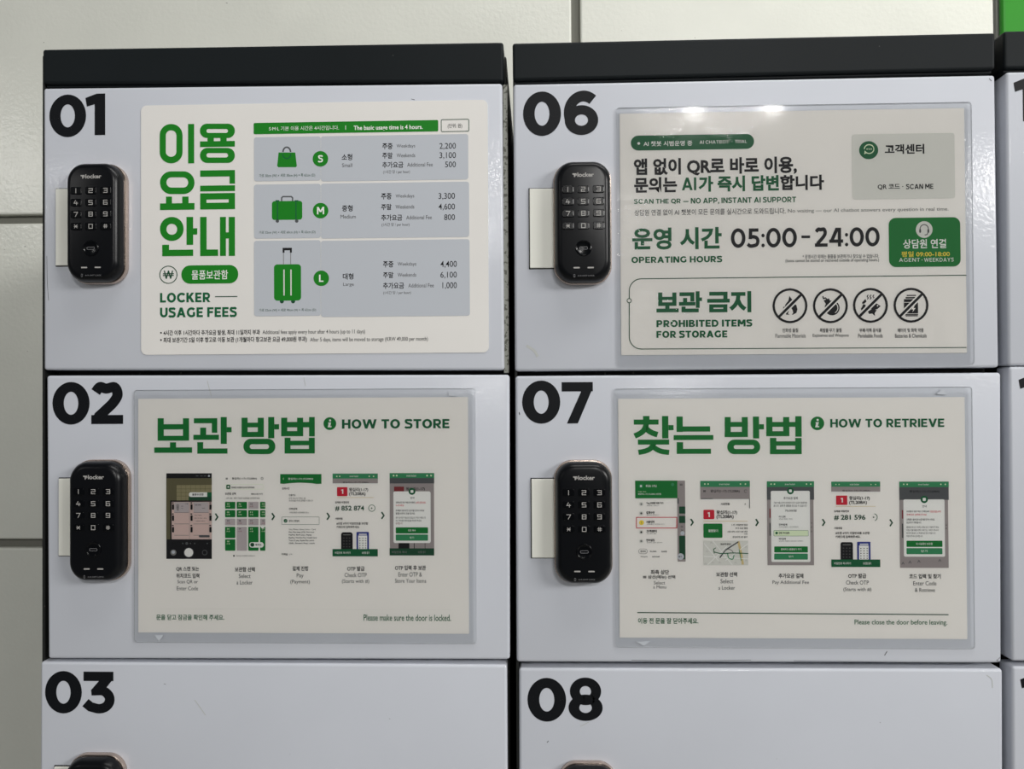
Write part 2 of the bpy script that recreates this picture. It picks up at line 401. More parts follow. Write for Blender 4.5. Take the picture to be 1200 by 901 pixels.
# ------------------------------------------------------------------ locker cabinets
def level(tl, bl, width, y=0.0):
    a, b = W(*tl, y), W(*bl, y); w = Vector((width, 0, 0)); return [a, a+w, b+w, b]
def front(tl, tr, br, bl, y=0.0): return [W(*tl, y), W(*tr, y), W(*br, y), W(*bl, y)]
def decal(parent, off, chars, boxes, w=.25, yo=0.0):
    """door number: each figure fitted to its measured box"""
    ink = Ink(parent, base=.00015, step=.00004); ink.off = Vector(off) - Vector((0, yo, 0))
    for ch, (x0, y0, x1, y1) in zip(chars, boxes): ink.fit(glyph(ch, w)[0], x0, y0, x1, y1, 'decal_black', 0)
    return ink.build('door_number', parent)
def cabinet(label, bx, cap, doors, yo=0.0, panel=True):
    xa, xb = W(bx[0], 450, yo).x, W(bx[1], 450, yo).x
    root = thing('locker_cabinet', label, 'locker', (0.5*(xa+xb), .26, 0), 'grey locker columns')
    off = root.location
    ztop = min(W(*cap[0]).z, W(*cap[1]).z if len(cap) == 4 else 9) - .003
    link('body', box_bm(xa, xb, .021+yo, .50, 0, ztop, .002), 'body_paint', root, off)
    if panel: link('side_panel', box_bm(xa, xa+.0022, .0035+yo, .0215+yo, 0, ztop, .0004), 'body_paint', root, off)
    cc = front(*cap) if len(cap) == 4 else level(*cap, y=yo)
    link('top_cap', quad_slab(cc, .51, .0022), 'cap_paint', root, off)
    lip = [cc[3] + Vector((.001, .004, .0014)), cc[2] + Vector((-.001, .004, .0014)), cc[2] + Vector((-.001, .004, -.0022)), cc[3] + Vector((.001, .004, -.0022))]
    link('cap_lip', quad_slab(lip, .02, .0008), 'cap_paint', root, off)
    for d in doors:
        dr = link('door', quad_slab(front(*d['q']) if len(d['q']) == 4 else level(*d['q'], y=yo), .0205, .0026, 4), 'door_paint', root, off, smooth=True)
        dr.data.set_sharp_from_angle(angle=math.radians(50))
        if d.get('num'): decal(dr, off, *d['num'], yo=yo)
        if d.get('scuff'):
            ink = Ink(root, base=.0001, step=.00003)
            for m_, w_, pts in d['scuff']:
                ink.line(spline(pts, 5) if len(pts) > 2 else pts, w_, m_, 0); ink.build('scuff_mark', dr)
    return root
F5 = lambda ox, oy, f, *bx: [(ox+a/f, oy+b/f, ox+c/f, oy+d/f) for a, b, c, d in bx]
def blank(x0, x1, z0, z1):
    """doors below the frame: plain"""
    return None
c1 = cabinet('grey locker column at the left with doors numbered 01, 02 and 03', (46.6, 594.5),
    [(49.5, 57.5), (590, 49), (590, 95.5), (50, 98)],
    [dict(q=[(50.5, 103), (588.5, 97.2), (591, 433.6), (51, 433.6)], num=('01', F5(0, 0, 5, (290, 556, 505, 802), (501, 550, 617, 791))),
          scuff=[('scuff', .5, [(55, 300), (55.5, 330), (57, 352)]), ('scuff', .6, [(482, 116), (486, 117)])]),
     dict(q=[(54, 440), (597, 439), (597.5, 773), (56, 772)], num=('02', F5(0, 380, 5.631, (347, 381, 592, 661), (603, 380, 813, 657))),
          scuff=[('stain', .7, [(243, 446), (246, 458), (248, 464)]), ('stain', .6, [(356, 442), (358, 452)])]),
     dict(q=[(47, 775.5), (594, 779), (596, 1112), (46, 1104)], num=('03', F5(20, 740, 5, (165, 230, 380, 480), (383, 234, 572, 480))),
          scuff=[('stain', .8, [(228, 820), (234, 828), (241, 838)]), ('scuff', .5, [(192, 801), (194.5, 802)])])])
link('hinge_strip', quad_slab(front((589.3, 99), (594.6, 99), (596.5, 437), (590.5, 437), .006), .014, .0006), 'worn_steel', c1, c1.location)
c2 = cabinet('grey locker column in the middle with doors numbered 06, 07 and 08', (603, 1172),
    [(600.5, 50.2), (1166.5, 38), (1166.5, 81), (601, 94)],
    [dict(q=[(601.5, 98.5), (1166.5, 87.5), (1171, 430.5), (603.5, 435)], num=('06', F5(560, 0, 5, (264, 538, 488, 795), (503, 533, 706, 790))),
          scuff=[('stain', 3.0, [(617, 405), (626, 411), (630, 418)]), ('scuff', .9, [(1159, 92), (1162, 95)])]),
     dict(q=[(604, 440.5), (1173.5, 436.5), (1174, 777), (605.5, 776)], num=('07', [(611.8, 446, 656.7, 496.3), (658.2, 447.8, 695, 496)]),
          scuff=[('scuff', .5, [(740, 773.4), (800, 774.2), (880, 773.2)]), ('scuff', .5, [(930, 774.2), (1040, 775.6), (1160, 776), (1168, 773.5), (1172, 770)]),
                 ('scuff', 1.0, [(1036.5, 768), (1039.5, 763)]), ('decal_black', .9, [(608.4, 483), (609, 486)])]),
     dict(q=[(608.3, 783), (1175.5, 784), (1176.2, 1122), (609, 1120)], num=('08', F5(560, 740, 5, (290, 270, 518, 528), (530, 268, 732, 524))),
          scuff=[('stain', .9, [(1156, 791), (1162, 796), (1163, 806)]), ('scuff', .8, [(641, 870), (643, 868)]), ('stain', .7, [(680, 851), (690, 846)])])])
c3 = cabinet('grey locker column at the right edge, only its left border showing', (1190, 1690),
    [(1176.8, 36), (1177.3, 80), .395],
    [dict(q=[(1179.5, 84), (1182, 428.5), .392], num=('11', [(1187.5, 92, 1211, 142), (1216, 92, 1239, 142)])),
     dict(q=[(1183, 429.5), (1186, 775), .392], num=('12', [(1193.5, 440, 1217, 490), (1222, 440, 1262, 490)])),
     dict(q=[(1186.5, 781), (1188, 1120), .392], num=('13', [(1195.5, 791, 1219, 841), (1224, 791, 1264, 841)]))], panel=False)

# ------------------------------------------------------------------ green box sign on the right column
capz = max(v.co.z for ch in c3.children if ch.name.startswith('top_cap') for v in ch.data.vertices)
gl = W(1170.5, 20, .03)
sx0, sx1, sz0 = gl.x, gl.x+.38, capz+.0001
sg = thing('sign_panel', 'bright green sign panel standing on top of the right locker column', 'sign', (0.5*(sx0+sx1), .06, sz0))
link('housing', box_bm(sx0-.0015, sx1, .032, .038, sz0, sz0+.30, .002), 'sign_housing', sg, sg.location)
link('front_panel', box_bm(sx0+.0005, sx1-.0015, .026, .0325, sz0+.004, sz0+.298, .003, 3), 'sign_green', sg, sg.location)

# ------------------------------------------------------------------ notices
def sheet(label, film_q, paper_q, film, paper, fr=4.0, pr=1.0):
    (fx0, fy0), (fx1, fy1) = film_q; (px0, py0), (px1, py1) = paper_q
    a, b = W(fx0, fy0), W(fx1, fy1)
    root = thing('notice_sheet', label, 'notice', (0.5*(a.x+b.x), 0, b.z), None)
    off = root.location
    p, q = W(px0, py0), W(px1, py1)
    bm = loft([(rrect(p.x, q.z, q.x, p.z, pr*.00075), -.0006), (rrect(p.x, q.z, q.x, p.z, pr*.00075), -.0003)])
    link('paper', bm, paper, root, off)
    if film:
        bm = loft([(rrect(a.x, b.z, b.x, a.z, fr*.00075), -.0016), (rrect(a.x, b.z, b.x, a.z, fr*.00075), -.0001)])
        link('laminate_film', bm, film, root, off)
    return root

def rects(ink, m, lay, *rs):
    for r in rs: ink.rect(*r, m, lay)
def stadium(ink, x0, y0, x1, y1, ix0, iy0, ix1, iy1, m):
    """rounded ring of a heavy hangul ieung: outer and inner rounded boxes"""
    def rb(a, b, c, d): return rrect(a, b, c, d, min(c-a, d-b)/2*.98, 9)
    o, i = rb(x0, y0, x1, y1), rb(ix0, iy0, ix1, iy1); n = len(o)
    for k in range(n): ink.poly([o[k], o[(k+1) % n], i[(k+1) % n], i[k]], m, 1)

def bieup(k, x0, x1, y0, y1, t, cr, bt, m='green'):
    rects(k, m, 1, (x0, y0, x0+t, y1), (x1-t, y0, x1, y1), (x0, cr[0], x1, cr[1]), (x0, bt[0], x1, bt[1]))

# ---- 01: usage fees
s1 = sheet('laminated price notice with green suitcase pictures on locker door 01', ((165.6, 124), (573, 413)), ((165.6, 124), (573, 413)), None, 'paper_matte', 6, 7)
k = Ink(s1); G = 'green_vivid'
k.view(150, 110, 5)
stadium(k, 188, 178, 322, 408, 224, 215, 286, 370, G); rects(k, G, 1, (354, 178, 390, 408))
stadium(k, 424, 176, 628, 260, 462, 207, 588, 230, G); rects(k, G, 1, (468, 255, 505, 285), (543, 255, 580, 285), (424, 280, 628, 310))
stadium(k, 424, 318, 628, 406, 462, 348, 588, 374, G)
stadium(k, 190, 455, 392, 588, 228, 490, 355, 550, G); rects(k, G, 1, (225, 603, 260, 650), (320, 603, 357, 650), (190, 643, 392, 679))
rects(k, G, 1, (425, 450, 629, 484), (597, 480, 629, 527), (425, 539, 629, 570))
rects(k, G, 1, (425, 584, 629, 618), (425, 640, 629, 676), (425, 615, 462, 643), (592, 615, 629, 643))
stadium(k, 190, 722, 328, 862, 228, 762, 290, 826, G); rects(k, G, 1, (345, 722, 384, 885), (384, 788, 408, 825))
rects(k, G, 1, (203, 885, 243, 950), (203, 915, 384, 950), (425, 722, 463, 950), (425, 913, 530, 950), (541, 722, 576, 950), (592, 722, 629, 950), (570, 812, 598, 848))
k.build('heading')
k.view(150, 270, 5)
k.ring(239, 260, 53, 5, 'green_dark', 1); k.heavy('W', 212, 236, 267, 283, 'green_dark', 1, .17); rects(k, 'green_dark', 2, (207, 252, 271, 257), (207, 262, 271, 267)); k.build('won_symbol')
k.rect(315, 206, 648, 310, G, 1, r=52); k.text('물품보관함', 375, 234, 588, 286, 'print_white', 2, .008); k.build('pill_badge')
k.heavy('LOCKER', 190, 366, 485, 421, 'green_deep', 1, .235); k.rect(512, 386, 643, 390, 'green_dark', 1)
k.heavy('USAGE FEES', 190, 452, 640, 508, 'green_deep', 1, .235); k.build('subheading')
k.disc(196, 600, 5, 'ink_black'); k.text('4시간 이후 1시간마다 추가요금 발생, 최대 11일까지 부과', 210, 585, 775, 613, 'ink_black', 1, .018)
k.disc(196, 642, 5, 'ink_black'); k.text('최대 보관기간 5일 이후 창고로 이동 보관 (1개월마다 창고보관 요금 49,000원 부과)', 210, 627, 1050, 657, 'ink_black', 1, .018)
k.view()
k.text('Additional fees apply every hour after 4 hours (up to 11 days)', 308, 386.8, 428, 392, 'ink_soft', 1, .004)
k.text('After 5 days, items will be moved to storage (KRW 49,000 per month)', 363.6, 395.6, 501.6, 400.6, 'ink_soft', 1, .004)
k.build('footnote')
k.rect(297.6, 144.4, 513.7, 154.2, G, 1, r=1.5)
k.text('S·M·L 기본 이용 시간은 4시간입니다.', 315.6, 148.6, 397.4, 152.4, 'print_white', 2, .012)
k.rect(405, 147.5, 405.6, 152.3, 'print_white', 2); k.text('The basic usage time is 4 hours.', 414.8, 147.6, 495.5, 152.3, 'print_white', 2, .018)
k.frame(517.2, 140.5, 549.6, 154, .8, 'green_dark', 1, 1.5); k.text('(단위: 원)', 524.8, 145.2, 541.7, 150.8, 'ink_soft', 1, .006)
k.build('time_banner')
for tl, br in (((298, 161.2), (549, 210.4)), ((298, 216.6), (550, 277.7)), ((298, 282.4), (550.8, 370))):
    xm = 376.3
    k.rect(tl[0], tl[1], xm, br[1]+1.2*(br[1] < 300)*(1), 'panel_grey', 1, r=3)
    k.rect(xm, tl[1]-1.2*(tl[1] < 270), br[0], br[1], 'panel_grey', 1, r=3)
    y = tl[1]+4
    while y < br[1]-4: k.rect(xm-.3, y, xm+.3, y+1.6, 'panel_light', 2); y += 3.2
table = k.build('price_table')
k.view(150, 110, 5)                                           # handbag
k.poly([(884, 345), (982, 345), (991, 424), (985, 431), (882, 431), (876, 424)], G, 2)
k.line(arc(932, 342, 22, 28, 180, 360, 14), 9, 'screen_dark', 2); k.line(arc(932, 352, 24, 28, 180, 0, 14), 6, 'green_deep', 3)
k.text('가로 30cm (W) × 세로 30cm (H) × 폭 62cm (D)', 770, 471, 1098, 489, 'green_dark', 2, .006); k.build('bag_icon', table)
k.rect(845, 630, 1023, 738, G, 2, r=16); rects(k, 'green_deep', 3, (875, 632, 881, 738), (983, 632, 989, 738))
rects(k, 'green_deep', 2, (866, 624, 888, 632), (978, 624, 1000, 632))
k.line([(902, 630), (902, 610), (910, 603), (958, 603), (966, 610), (966, 630)], 8, 'screen_dark', 2)
k.disc(877, 746, 10, 'screen_dark', 2); k.disc(990, 746, 10, 'screen_dark', 2)
k.text('가로 32cm (W) × 세로 60cm (H) × 폭 62cm (D)', 770, 804, 1100, 821, 'green_dark', 2, .006); k.build('suitcase_icon', table)
k.view(150, 270, 5)
k.rect(857, 200, 1016, 411, G, 2, r=20); k.rect(912, 230, 920, 382, 'panel_light', 3); k.rect(953, 230, 961, 382, 'panel_light', 3)
k.rect(911, 126, 915, 200, 'ink_grey', 2); k.rect(953, 126, 957, 200, 'ink_grey', 2)
rects(k, 'ink_black', 3, (908, 103, 962, 117), (908, 110, 919, 131), (951, 110, 962, 131))
k.disc(903, 416, 12, 'green_dark', 1.5); k.disc(969, 416, 12, 'green_dark', 1.5)
k.text('가로 32cm (W) × 세로 90cm (H) × 폭 62cm (D)', 770, 459, 1103, 476, 'green_dark', 2, .006); k.build('trolley_icon', table)
for ch, (x, y) in (('S', (375.8, 186.4)), ('M', (376, 247)), ('L', (376.8, 326.2))):
    k.view(); k.disc(x, y, 9.1, G, 3)
    hw = {'S': 3.0, 'M': 4.2, 'L': 2.6}[ch]; k.heavy(ch, x-hw, y-4.2, x+hw, y+4.2, 'print_white', 4, .2); k.build('size_badge', table)
def row(oy, ys, ko, en, x0, kx, ex, vals, ux):
    k.view(380, oy, 5.4545)
    k.text(ko[0], *ko[1:], 'ink_black', 2, .02); k.text(en[0], *en[1:], 'ink_soft', 2, .002); k.build('size_label', table)
    for (a, b), t, e, v in zip(ys, ('주중', '주말', '추가요금'), ('Weekdays', 'Weekends', 'Additional Fee'), vals):
        w3 = t == '추가요금'
        k.text(t, x0, a, x0+(134 if w3 else 66), b, 'ink_black', 2, .02)
        xs = ex+(68 if w3 else 0)
        k.text(e, xs, a+6, xs+(163 if w3 else 119), b-9+(4 if not w3 and e == 'Weekdays' else 0), 'ink_soft', 2, .002)
        wv = {5: 105, 3: 69}[len(v)] if v != '1,000' else 92
        k.text(v, kx-wv, a-2, kx, b-4+(7 if ',' in v else 0), 'ink_black', 2, .004)
    k.text('(1시간 당 / per hour)', *ux, 'ink_soft', 2, .006)
    k.build('price_row', table)
row(110, ((318, 355), (377, 415), (436, 474)), ('소형', 113, 386, 180, 426), ('Small', 115, 446, 180, 469), 372, 842, 463, ('2,200', '3,100', '500'), (378, 489, 548, 513))
row(110, ((637, 675), (705, 743), (773, 811)), ('중형', 115, 713, 183, 752), ('Medium', 106, 774, 203, 797), 365, 836, 457, ('3,300', '4,600', '800'), (368, 826, 545, 849))
row(270, ((198, 237), (267, 305), (334, 373)), ('대형', 120, 275, 188, 314), ('Large', 122, 335, 190, 361), 377, 848, 470, ('4,400', '6,100', '1,000'), (378, 388, 555, 411))

# ---- 06: chatbot, hours, prohibited items
s6 = sheet('glossy laminated notice with opening hours 05:00 - 24:00 on locker door 06', ((722, 127), (1141, 427)), ((726, 133.5), (1132.8, 413.5)), 'film_wrinkled', 'paper')
k = Ink(s6); k.view()
k.rect(739, 159.3, 883.5, 174.6, 'green_deep', 1, r=9); k.disc(748.4, 168.4, 1.6, 'print_white', 2)
k.text('AI 챗봇 시범운영 중', 753.9, 165.8, 811.1, 171, 'print_white', 2, .014); k.heavy('AI CHATBOT', 819.5, 165, 854, 168.4, 'print_white', 2, .16, .16)
k.disc(857.5, 166.3, .5, 'print_white', 2); k.heavy('TRIAL', 861, 164.4, 874.9, 167.8, 'print_white', 2, .16, .16); k.build('pill_badge')
k.text('앱 없이 QR로 바로 이용,', 742.6, 186.2, 933.6, 204.2, 'ink_black', 1, .036)
k.text('문의는', 743, 208.2, 793.3, 225.8, 'ink_black', 1, .036); k.heavy('AI', 798.8, 208.4, 815.8, 223, 'green_deep', 1, .2); k.text('가 즉시 답변', 818.4, 206.6, 912.5, 223.8, 'green_deep', 1, .038)
k.text('합니다', 914, 205.4, 965.4, 222.6, 'ink_black', 1, .036)
k.heavy('SCAN THE QR', 742.6, 233.6, 797.5, 239.2, 'green_deep', 1, .2); k.rect(800.5, 235.8, 806.5, 236.8, 'green_deep', 1)
k.heavy('NO APP, INSTANT AI SUPPORT', 809.3, 232.2, 932.6, 238.2, 'green_deep', 1, .2)
k.text('상담원 연결 없이 AI 챗봇이 모든 문의를 실시간으로 도와드립니다.', 743.4, 246, 920.2, 250.8, 'ink_soft', 1, .006)
k.text('No waiting — our AI chatbot answers every question in real time.', 923, 245.2, 1111, 248.2, 'ink_grey', 1, .004); k.build('intro_text')
k.view(720, 275, 5.4545)
k.text('운영 시간', 113, -42, 685, 92, 'green_deep', 1, .033); k.heavy('OPERATING HOURS', 108, 142, 688, 177, 'green_deep', 1, .23)
k.view()
k.heavy('05:00', 856.2, 267.8, 933.6, 290, 'ink_black', 1, .195, .09); k.heavy('24:00', 954.4, 266.6, 1030.5, 288.8, 'ink_black', 1, .195, .09); k.rect(938.8, 276.2, 949, 279.2, 'ink_black', 1)
k.text('* 운영시간 외에는 물품을 보관하거나 찾으실 수 없습니다.', 940.2, 298.6, 1029.6, 302.4, 'ink_soft', 1, .01)
k.text('(Items cannot be stored or retrieved outside of operating hours.)', 920.2, 303.8, 1029.6, 307.4, 'ink_soft', 1, .008); k.build('opening_hours')
k.rect(997.8, 157.8, 1118.8, 232.5, 'panel_light', 1, r=3)
k.disc(1017.5, 176.3, 11.2, 'green_deep', 2, 10.6); k.line(arc(1018, 175, 5.6, 5.2, 150, -180, 20)[::-1] + [(1012.8, 180.4), (1014.8, 179.2)], 1.2, 'green_pale', 3)
for dx in (-2.4, 0, 2.4): k.disc(1018+dx, 175, .75, 'green_pale', 3)
k.text('고객센터', 1036.3, 169.6, 1082.7, 180.4, 'ink_black', 2, .032); k.text('QR 코드 ·', 1028, 216.2, 1058, 222.4, 'ink_black', 2, .022); k.heavy('SCAN ME', 1061, 216, 1093.2, 221.6, 'ink_black', 2, .2); k.build('helpdesk_box')
k.rect(1040.9, 255.6, 1125.3, 312.3, 'green', 1, r=8); k.disc(1082.5, 269.2, 9.8, 'panel_light', 2)
k.line([(1077.8, 272)] + arc(1082.5, 269, 5, 5.6, 180, 360, 14) + [(1087.2, 272), (1086, 275), (1083, 275.6)], 1, 'ink_soft', 3)
k.rect(1076.6, 268.6, 1078.8, 273, 'ink_soft', 3, r=1); k.rect(1086.2, 268.6, 1088.4, 273, 'ink_soft', 3, r=1)
k.text('상담원 연결', 1057.7, 280.6, 1108.3, 291, 'print_white', 2, .02); k.text('평일 09:00-18:00', 1055.8, 294.8, 1112.5, 300.8, 'yellow', 2, .016)
k.heavy('AGENT', 1053, 302.6, 1077.5, 306.8, 'print_white', 2, .15, .2); k.disc(1080, 304.7, .5, 'print_white', 2); k.heavy('WEEKDAYS', 1082.4, 302.4, 1117, 306.6, 'print_white', 2, .15, .2); k.build('agent_box')
k.line([(1132, 322.6), (752, 326.8)] + arc(751.5, 341, 14.2, 14.2, 270, 180, 10) + arc(751.5, 394.8, 14.2, 14.2, 180, 90, 10) + [(752, 409), (1132, 407.2)], 1.0, 'green_dark', 1)
k.disc(737.2, 352.4, 2.9, 'green_dark', 2); k.disc(737.2, 352.4, 2.0, 'paper', 3)
k.view(720, 275, 5.4545)
D = 'green_deep'
bieup(k, 279, 396, 370, 455, 27, (398, 417), (433, 455), D); rects(k, D, 1, (324, 455, 351, 474), (268, 473, 410, 496))
rects(k, D, 1, (415, 369, 510, 392), (484, 369, 510, 427), (438, 405, 464, 440), (412, 431, 517, 453), (519, 362, 544, 468), (540, 402, 559, 424), (428, 460, 454, 496), (428, 473, 538, 496))
rects(k, D, 1, (605, 366, 722, 389), (695, 366, 722, 412), (592, 411, 736, 434), (605, 446, 721, 466), (605, 475, 721, 496), (605, 446, 632, 496), (694, 446, 721, 496), (745, 368, 836, 391), (848, 361, 874, 496))
k.line(spline([(791, 384), (786, 420), (768, 452), (742, 476)]), 26, D, 1); k.line(spline([(789, 418), (802, 446), (816, 462), (834, 476)]), 26, D, 1)
k.heavy('PROHIBITED ITEMS', 268, 546, 880, 588, 'green_deep', 1, .25); k.heavy('FOR STORAGE', 268, 615, 720, 658, 'green_deep', 1, .25); k.build('prohibited_heading')
k.view(900, 275, 4.8)
def ban(cx, cy, draw, ko, en, name):
    k.ring(cx, cy, 98, 12.5, 'ink_black', 4); draw(cx, cy)
    d = 66; k.line([(cx-d, cy+d), (cx+d, cy-d)], 30, 'paper', 3); k.line([(cx-d-2, cy+d+2), (cx+d+2, cy-d-2)], 14.5, 'ink_black', 4)
    k.text(ko[0], ko[1], 527, ko[2], 549, 'ink_black', 1, .016); k.text(en[0], en[1], 558, en[2], 579, 'ink_black', 1, .008)
    k.build(name)
def flame(x, y):
    k.poly([(x-38, y+5), (x-30, y+8), (x-25, y-8), (x-8, y-30), (x-3, y-55), (x+12, y-35), (x+18, y-20), (x+28, y-8), (x+36, y-4), (x+42, y+20), (x+36, y+40), (x+18, y+50), (x-20, y+50), (x-36, y+30)], 'ink_black', 1)
    k.poly([(x-2, y+50), (x-12, y+44), (x-4, y+24), (x+4, y+8), (x+14, y+24), (x+18, y+40), (x+10, y+50)], 'paper', 2)
def bomb(x, y):
    k.disc(x+10, y+12, 42, 'ink_black', 1); k.poly([(x-38, y-30), (x-8, y-42), (x+2, y-18), (x-22, y-4)], 'ink_black', 1)
    k.line(spline([(x-20, y-34), (x-28, y-44), (x-38, y-40), (x-42, y-54)]), 7, 'ink_black', 1); k.line(arc(x+10, y+12, 32, 32, -50, 60, 10), 4, 'paper', 2)
def fish(x, y):
    for d in (-16, 0, 16): k.line(spline([(x+d-2, y-34), (x+d+4, y-42), (x+d-2, y-50), (x+d+4, y-60)]), 5, 'ink_black', 1)
    k.poly([(x-4, y+14), (x+14, y-8), (x+36, y-10), (x+58, y+4), (x+40, y+20), (x+16, y+28)], 'ink_black', 1); k.disc(x+40, y+2, 4, 'paper', 2)
    k.poly([(x-14, y+34), (x+6, y+22), (x+36, y+26), (x+24, y+44), (x+26, y+60), (x+10, y+46), (x-8, y+48)], 'ink_black', 1)
    k.poly([(x-46, y+6), (x-40, y-8), (x-26, y-2), (x-34, y+24), (x-44, y+36), (x-54, y+20)], 'ink_black', 1)
    k.poly([(x-46, y-18), (x-36, y-28), (x-28, y-36), (x-22, y-22), (x-34, y-10), (x-46, y-8)], 'ink_black', 1)
def cell(x, y):
    rects(k, 'ink_black', 1, (x-24, y-58, x+28, y-52), (x-30, y-46, x+34, y-38), (x-40, y-34, x+38, y-18), (x-40, y-14, x+40, y+46), (x-34, y+50, x+40, y+56), (x-30, y+58, x+38, y+62))
    k.poly([(x+14, y+2), (x+2, y+24), (x+12, y+24), (x+8, y+40), (x+26, y+16), (x+14, y+16), (x+20, y+2)], 'paper', 2)
ban(122, 400, flame, ('인화성 물질', 80, 168), ('Flammable Materials', 40, 210), 'flame_ban_symbol')
ban(349, 400, bomb, ('폭발물·무기 물질', 290, 412), ('Explosives and Weapons', 250, 452), 'bomb_ban_symbol')
ban(574, 398, fish, ('부패·악취 음식물', 513, 635), ('Perishable Foods', 505, 643), 'food_ban_symbol')
ban(802, 397, cell, ('배터리 및 화학 약품', 727, 873), ('Batteries & Chemicals', 712, 890), 'battery_ban_symbol')

# ---- shared bits of the two how-to sheets
def chevron(k, x, y):
    k.view(); k.line([(x-1.4, y-4), (x+1.3, y), (x-1.4, y+4)], 1.7, 'green_dark', 1); k.build('chevron_arrow')
def info_dot(k, x, y, r):
    k.view(); k.disc(x, y, r, 'green', 1)
    k.disc(x+.3, y-r*.5, r*.17, 'print_white', 2); k.poly([(x-r*.3, y-r*.16), (x+r*.2, y-r*.2), (x+r*.08, y+r*.4), (x+r*.28, y+r*.4), (x+r*.24, y+r*.58), (x-r*.34, y+r*.58), (x-r*.2, y)], 'print_white', 2); k.build('info_symbol')
def lines(k, rows, m='ink_black', lay=2, bold=.02):
    for t, x0, y0, x1, y1 in rows: k.text(t, x0, y0, x1, y1, m, lay, bold)
STN = '왕십리(1-17)'; CODE = '(TL208A)'
def otp_screen(k, A, B, num, full_circle):
    """lock code screen; A and B scale its 265 x 484 layout"""
    def R(x0, y0, x1, y1, m, lay=2, r=0): k.rect(A(x0), B(y0), A(x1), B(y1), m, lay, r)
    def T(t, x0, y0, x1, y1, m='ink_black', lay=3, b=.02): k.text(t, A(x0), B(y0), A(x1), B(y1), m, lay, b)
    R(0, 0, 265, 29, 'green_mid'); R(0, 29, 265, 62, 'screen_grey'); T('trust locker', 100, 10, 152, 20, 'print_white', 3, 0)
    for x in (25, 42, 215, 240): k.disc(A(x), B(16), 4, 'green_pale', 3)
    T('왕십리(1-17) (TL208A)', 60, 46, 210, 58, 'ink_black', 3, .01); R(0, 57, 265, 62, 'print_white', 4)
    R(26, 79, 87, 132, 'red', 3, 4); k.fit(glyph('1', .2)[0], A(50), B(92), A(63), B(118), 'print_white', 4)
    T(STN, 97, 82, 208, 107); T(CODE, 97, 109, 193, 132); R(26, 139, 240, 141, 'tan', 3)
    T('입력용 비밀번호', 15, 162, 97, 174); T(num, 15, 188, 185, 219, 'green_dark', 3, .022)
    c = arc(A(230), B(202), abs(A(19)-A(0)), abs(A(19)-A(0)), 0 if full_circle else -80, 360 if full_circle else 70, 20)
    k.line(c[:-1] if full_circle else c, abs(A(3)-A(0)), 'green_deep', 3, full_circle); k.disc(A(229), B(202), abs(A(4)-A(0)), 'green_dark', 3)
    T('사용방법', 15, 257, 58, 270); T('#포함 6자리 비밀번호를 보관함', 23, 284, 208, 299, 'ink_black', 3, .014); T('키패드에 입력해주세요.', 23, 305, 158, 320, 'ink_black', 3, .014)
    k.rect(A(50), B(343), A(118), B(460), 'ink_black', 3, 14); R(62, 356, 106, 360, 'ink_grey', 4)
    for i in range(3):
        for j in range(4): R(62+17*i, 374+17*j, 70+17*i, 380+17*j, 'ink_soft', 4)
    R(140, 341, 213, 460, 'blue', 3, 4); R(150, 362, 203, 460, 'print_white', 4); R(154, 352, 200, 358, 'print_white', 4)
    for i in range(3):
        for j in range(5): R(157+17*i, 376+14*j, 163+17*i, 381+14*j, 'ink_soft', 5)
    R(0, 441, 265, 484, 'green_deep', 6); T('비밀번호 복사하기', 15, 456, 105, 470, 'print_white', 7, .008); T('보관함 열기', 172, 456, 215, 470, 'print_white', 7, .012)
def dialog(k, x0, y0, x1, y1, dx0, dy0, dx1, dy1, head, dark_to, icon, m):
    k.rect(x0, y0, x1, y1, 'screen_grey', 2); k.rect(x0, head, x1, dark_to, 'screen_dark', 3); k.rect(x0, y0, x1, head, 'green_mid', 3)
    w = x1-x0
    for f in (.09, .16, .84, .93): k.disc(x0+w*f, (y0+head)/2, 5, 'green_pale', 4)
    k.text('trust locker', x0+w*.38, (y0+head)/2-6, x0+w*.6, (y0+head)/2+6, 'print_white', 4, 0)
    k.rect(dx0, dy0, dx1, dy1, 'print_white', 5, 10)
    k.disc(icon[0], icon[1], icon[2], 'green_deep', 6); k.rect(icon[0]-icon[2]*.42, icon[1]-icon[2]*.42, icon[0]+icon[2]*.42, icon[1]+icon[2]*.42, 'print_white', 7, icon[2]*.2)

# ---- 02: how to store
s2 = sheet('laminated how-to-store notice with five phone screens on locker door 02', ((158, 457), (558.5, 754)), ((162.4, 467.2), (549.8, 742.4)), 'film_smooth', 'paper')
k = Ink(s2); G = 'green'; k.view(150, 440, 5)
bieup(k, 176, 360, 250, 381, 36, (285, 315), (353, 381)); rects(k, G, 1, (248, 391, 284, 425), (156, 421, 378, 452))
rects(k, G, 1, (388, 250, 525, 279), (493, 276, 525, 335), (425, 305, 460, 350), (385, 347, 535, 376), (545, 243, 581, 400), (581, 302, 609, 332), (408, 390, 443, 457), (408, 427, 585, 457))
bieup(k, 667, 798, 247, 360, 36, (276, 303), (330, 360)); rects(k, G, 1, (823, 243, 859, 367), (859, 285, 887, 315)); stadium(k, 678, 370, 865, 460, 715, 402, 828, 430, G)
bieup(k, 899, 1028, 247, 355, 36, (272, 303), (325, 355)); rects(k, G, 1, (1062, 243, 1096, 356), (1026, 272, 1064, 303)); bieup(k, 919, 1096, 364, 456, 35, (382, 408), (430, 456))
k.build('heading')
info_dot(k, 386.8, 496.3, 7.5)
k.heavy('HOW TO STORE', 401, 491.2, 526.7, 502, 'green_deep', 1, .235, .1, .36); k.build('subheading')
k.view(180, 545, 6)                                           # screen: camera view
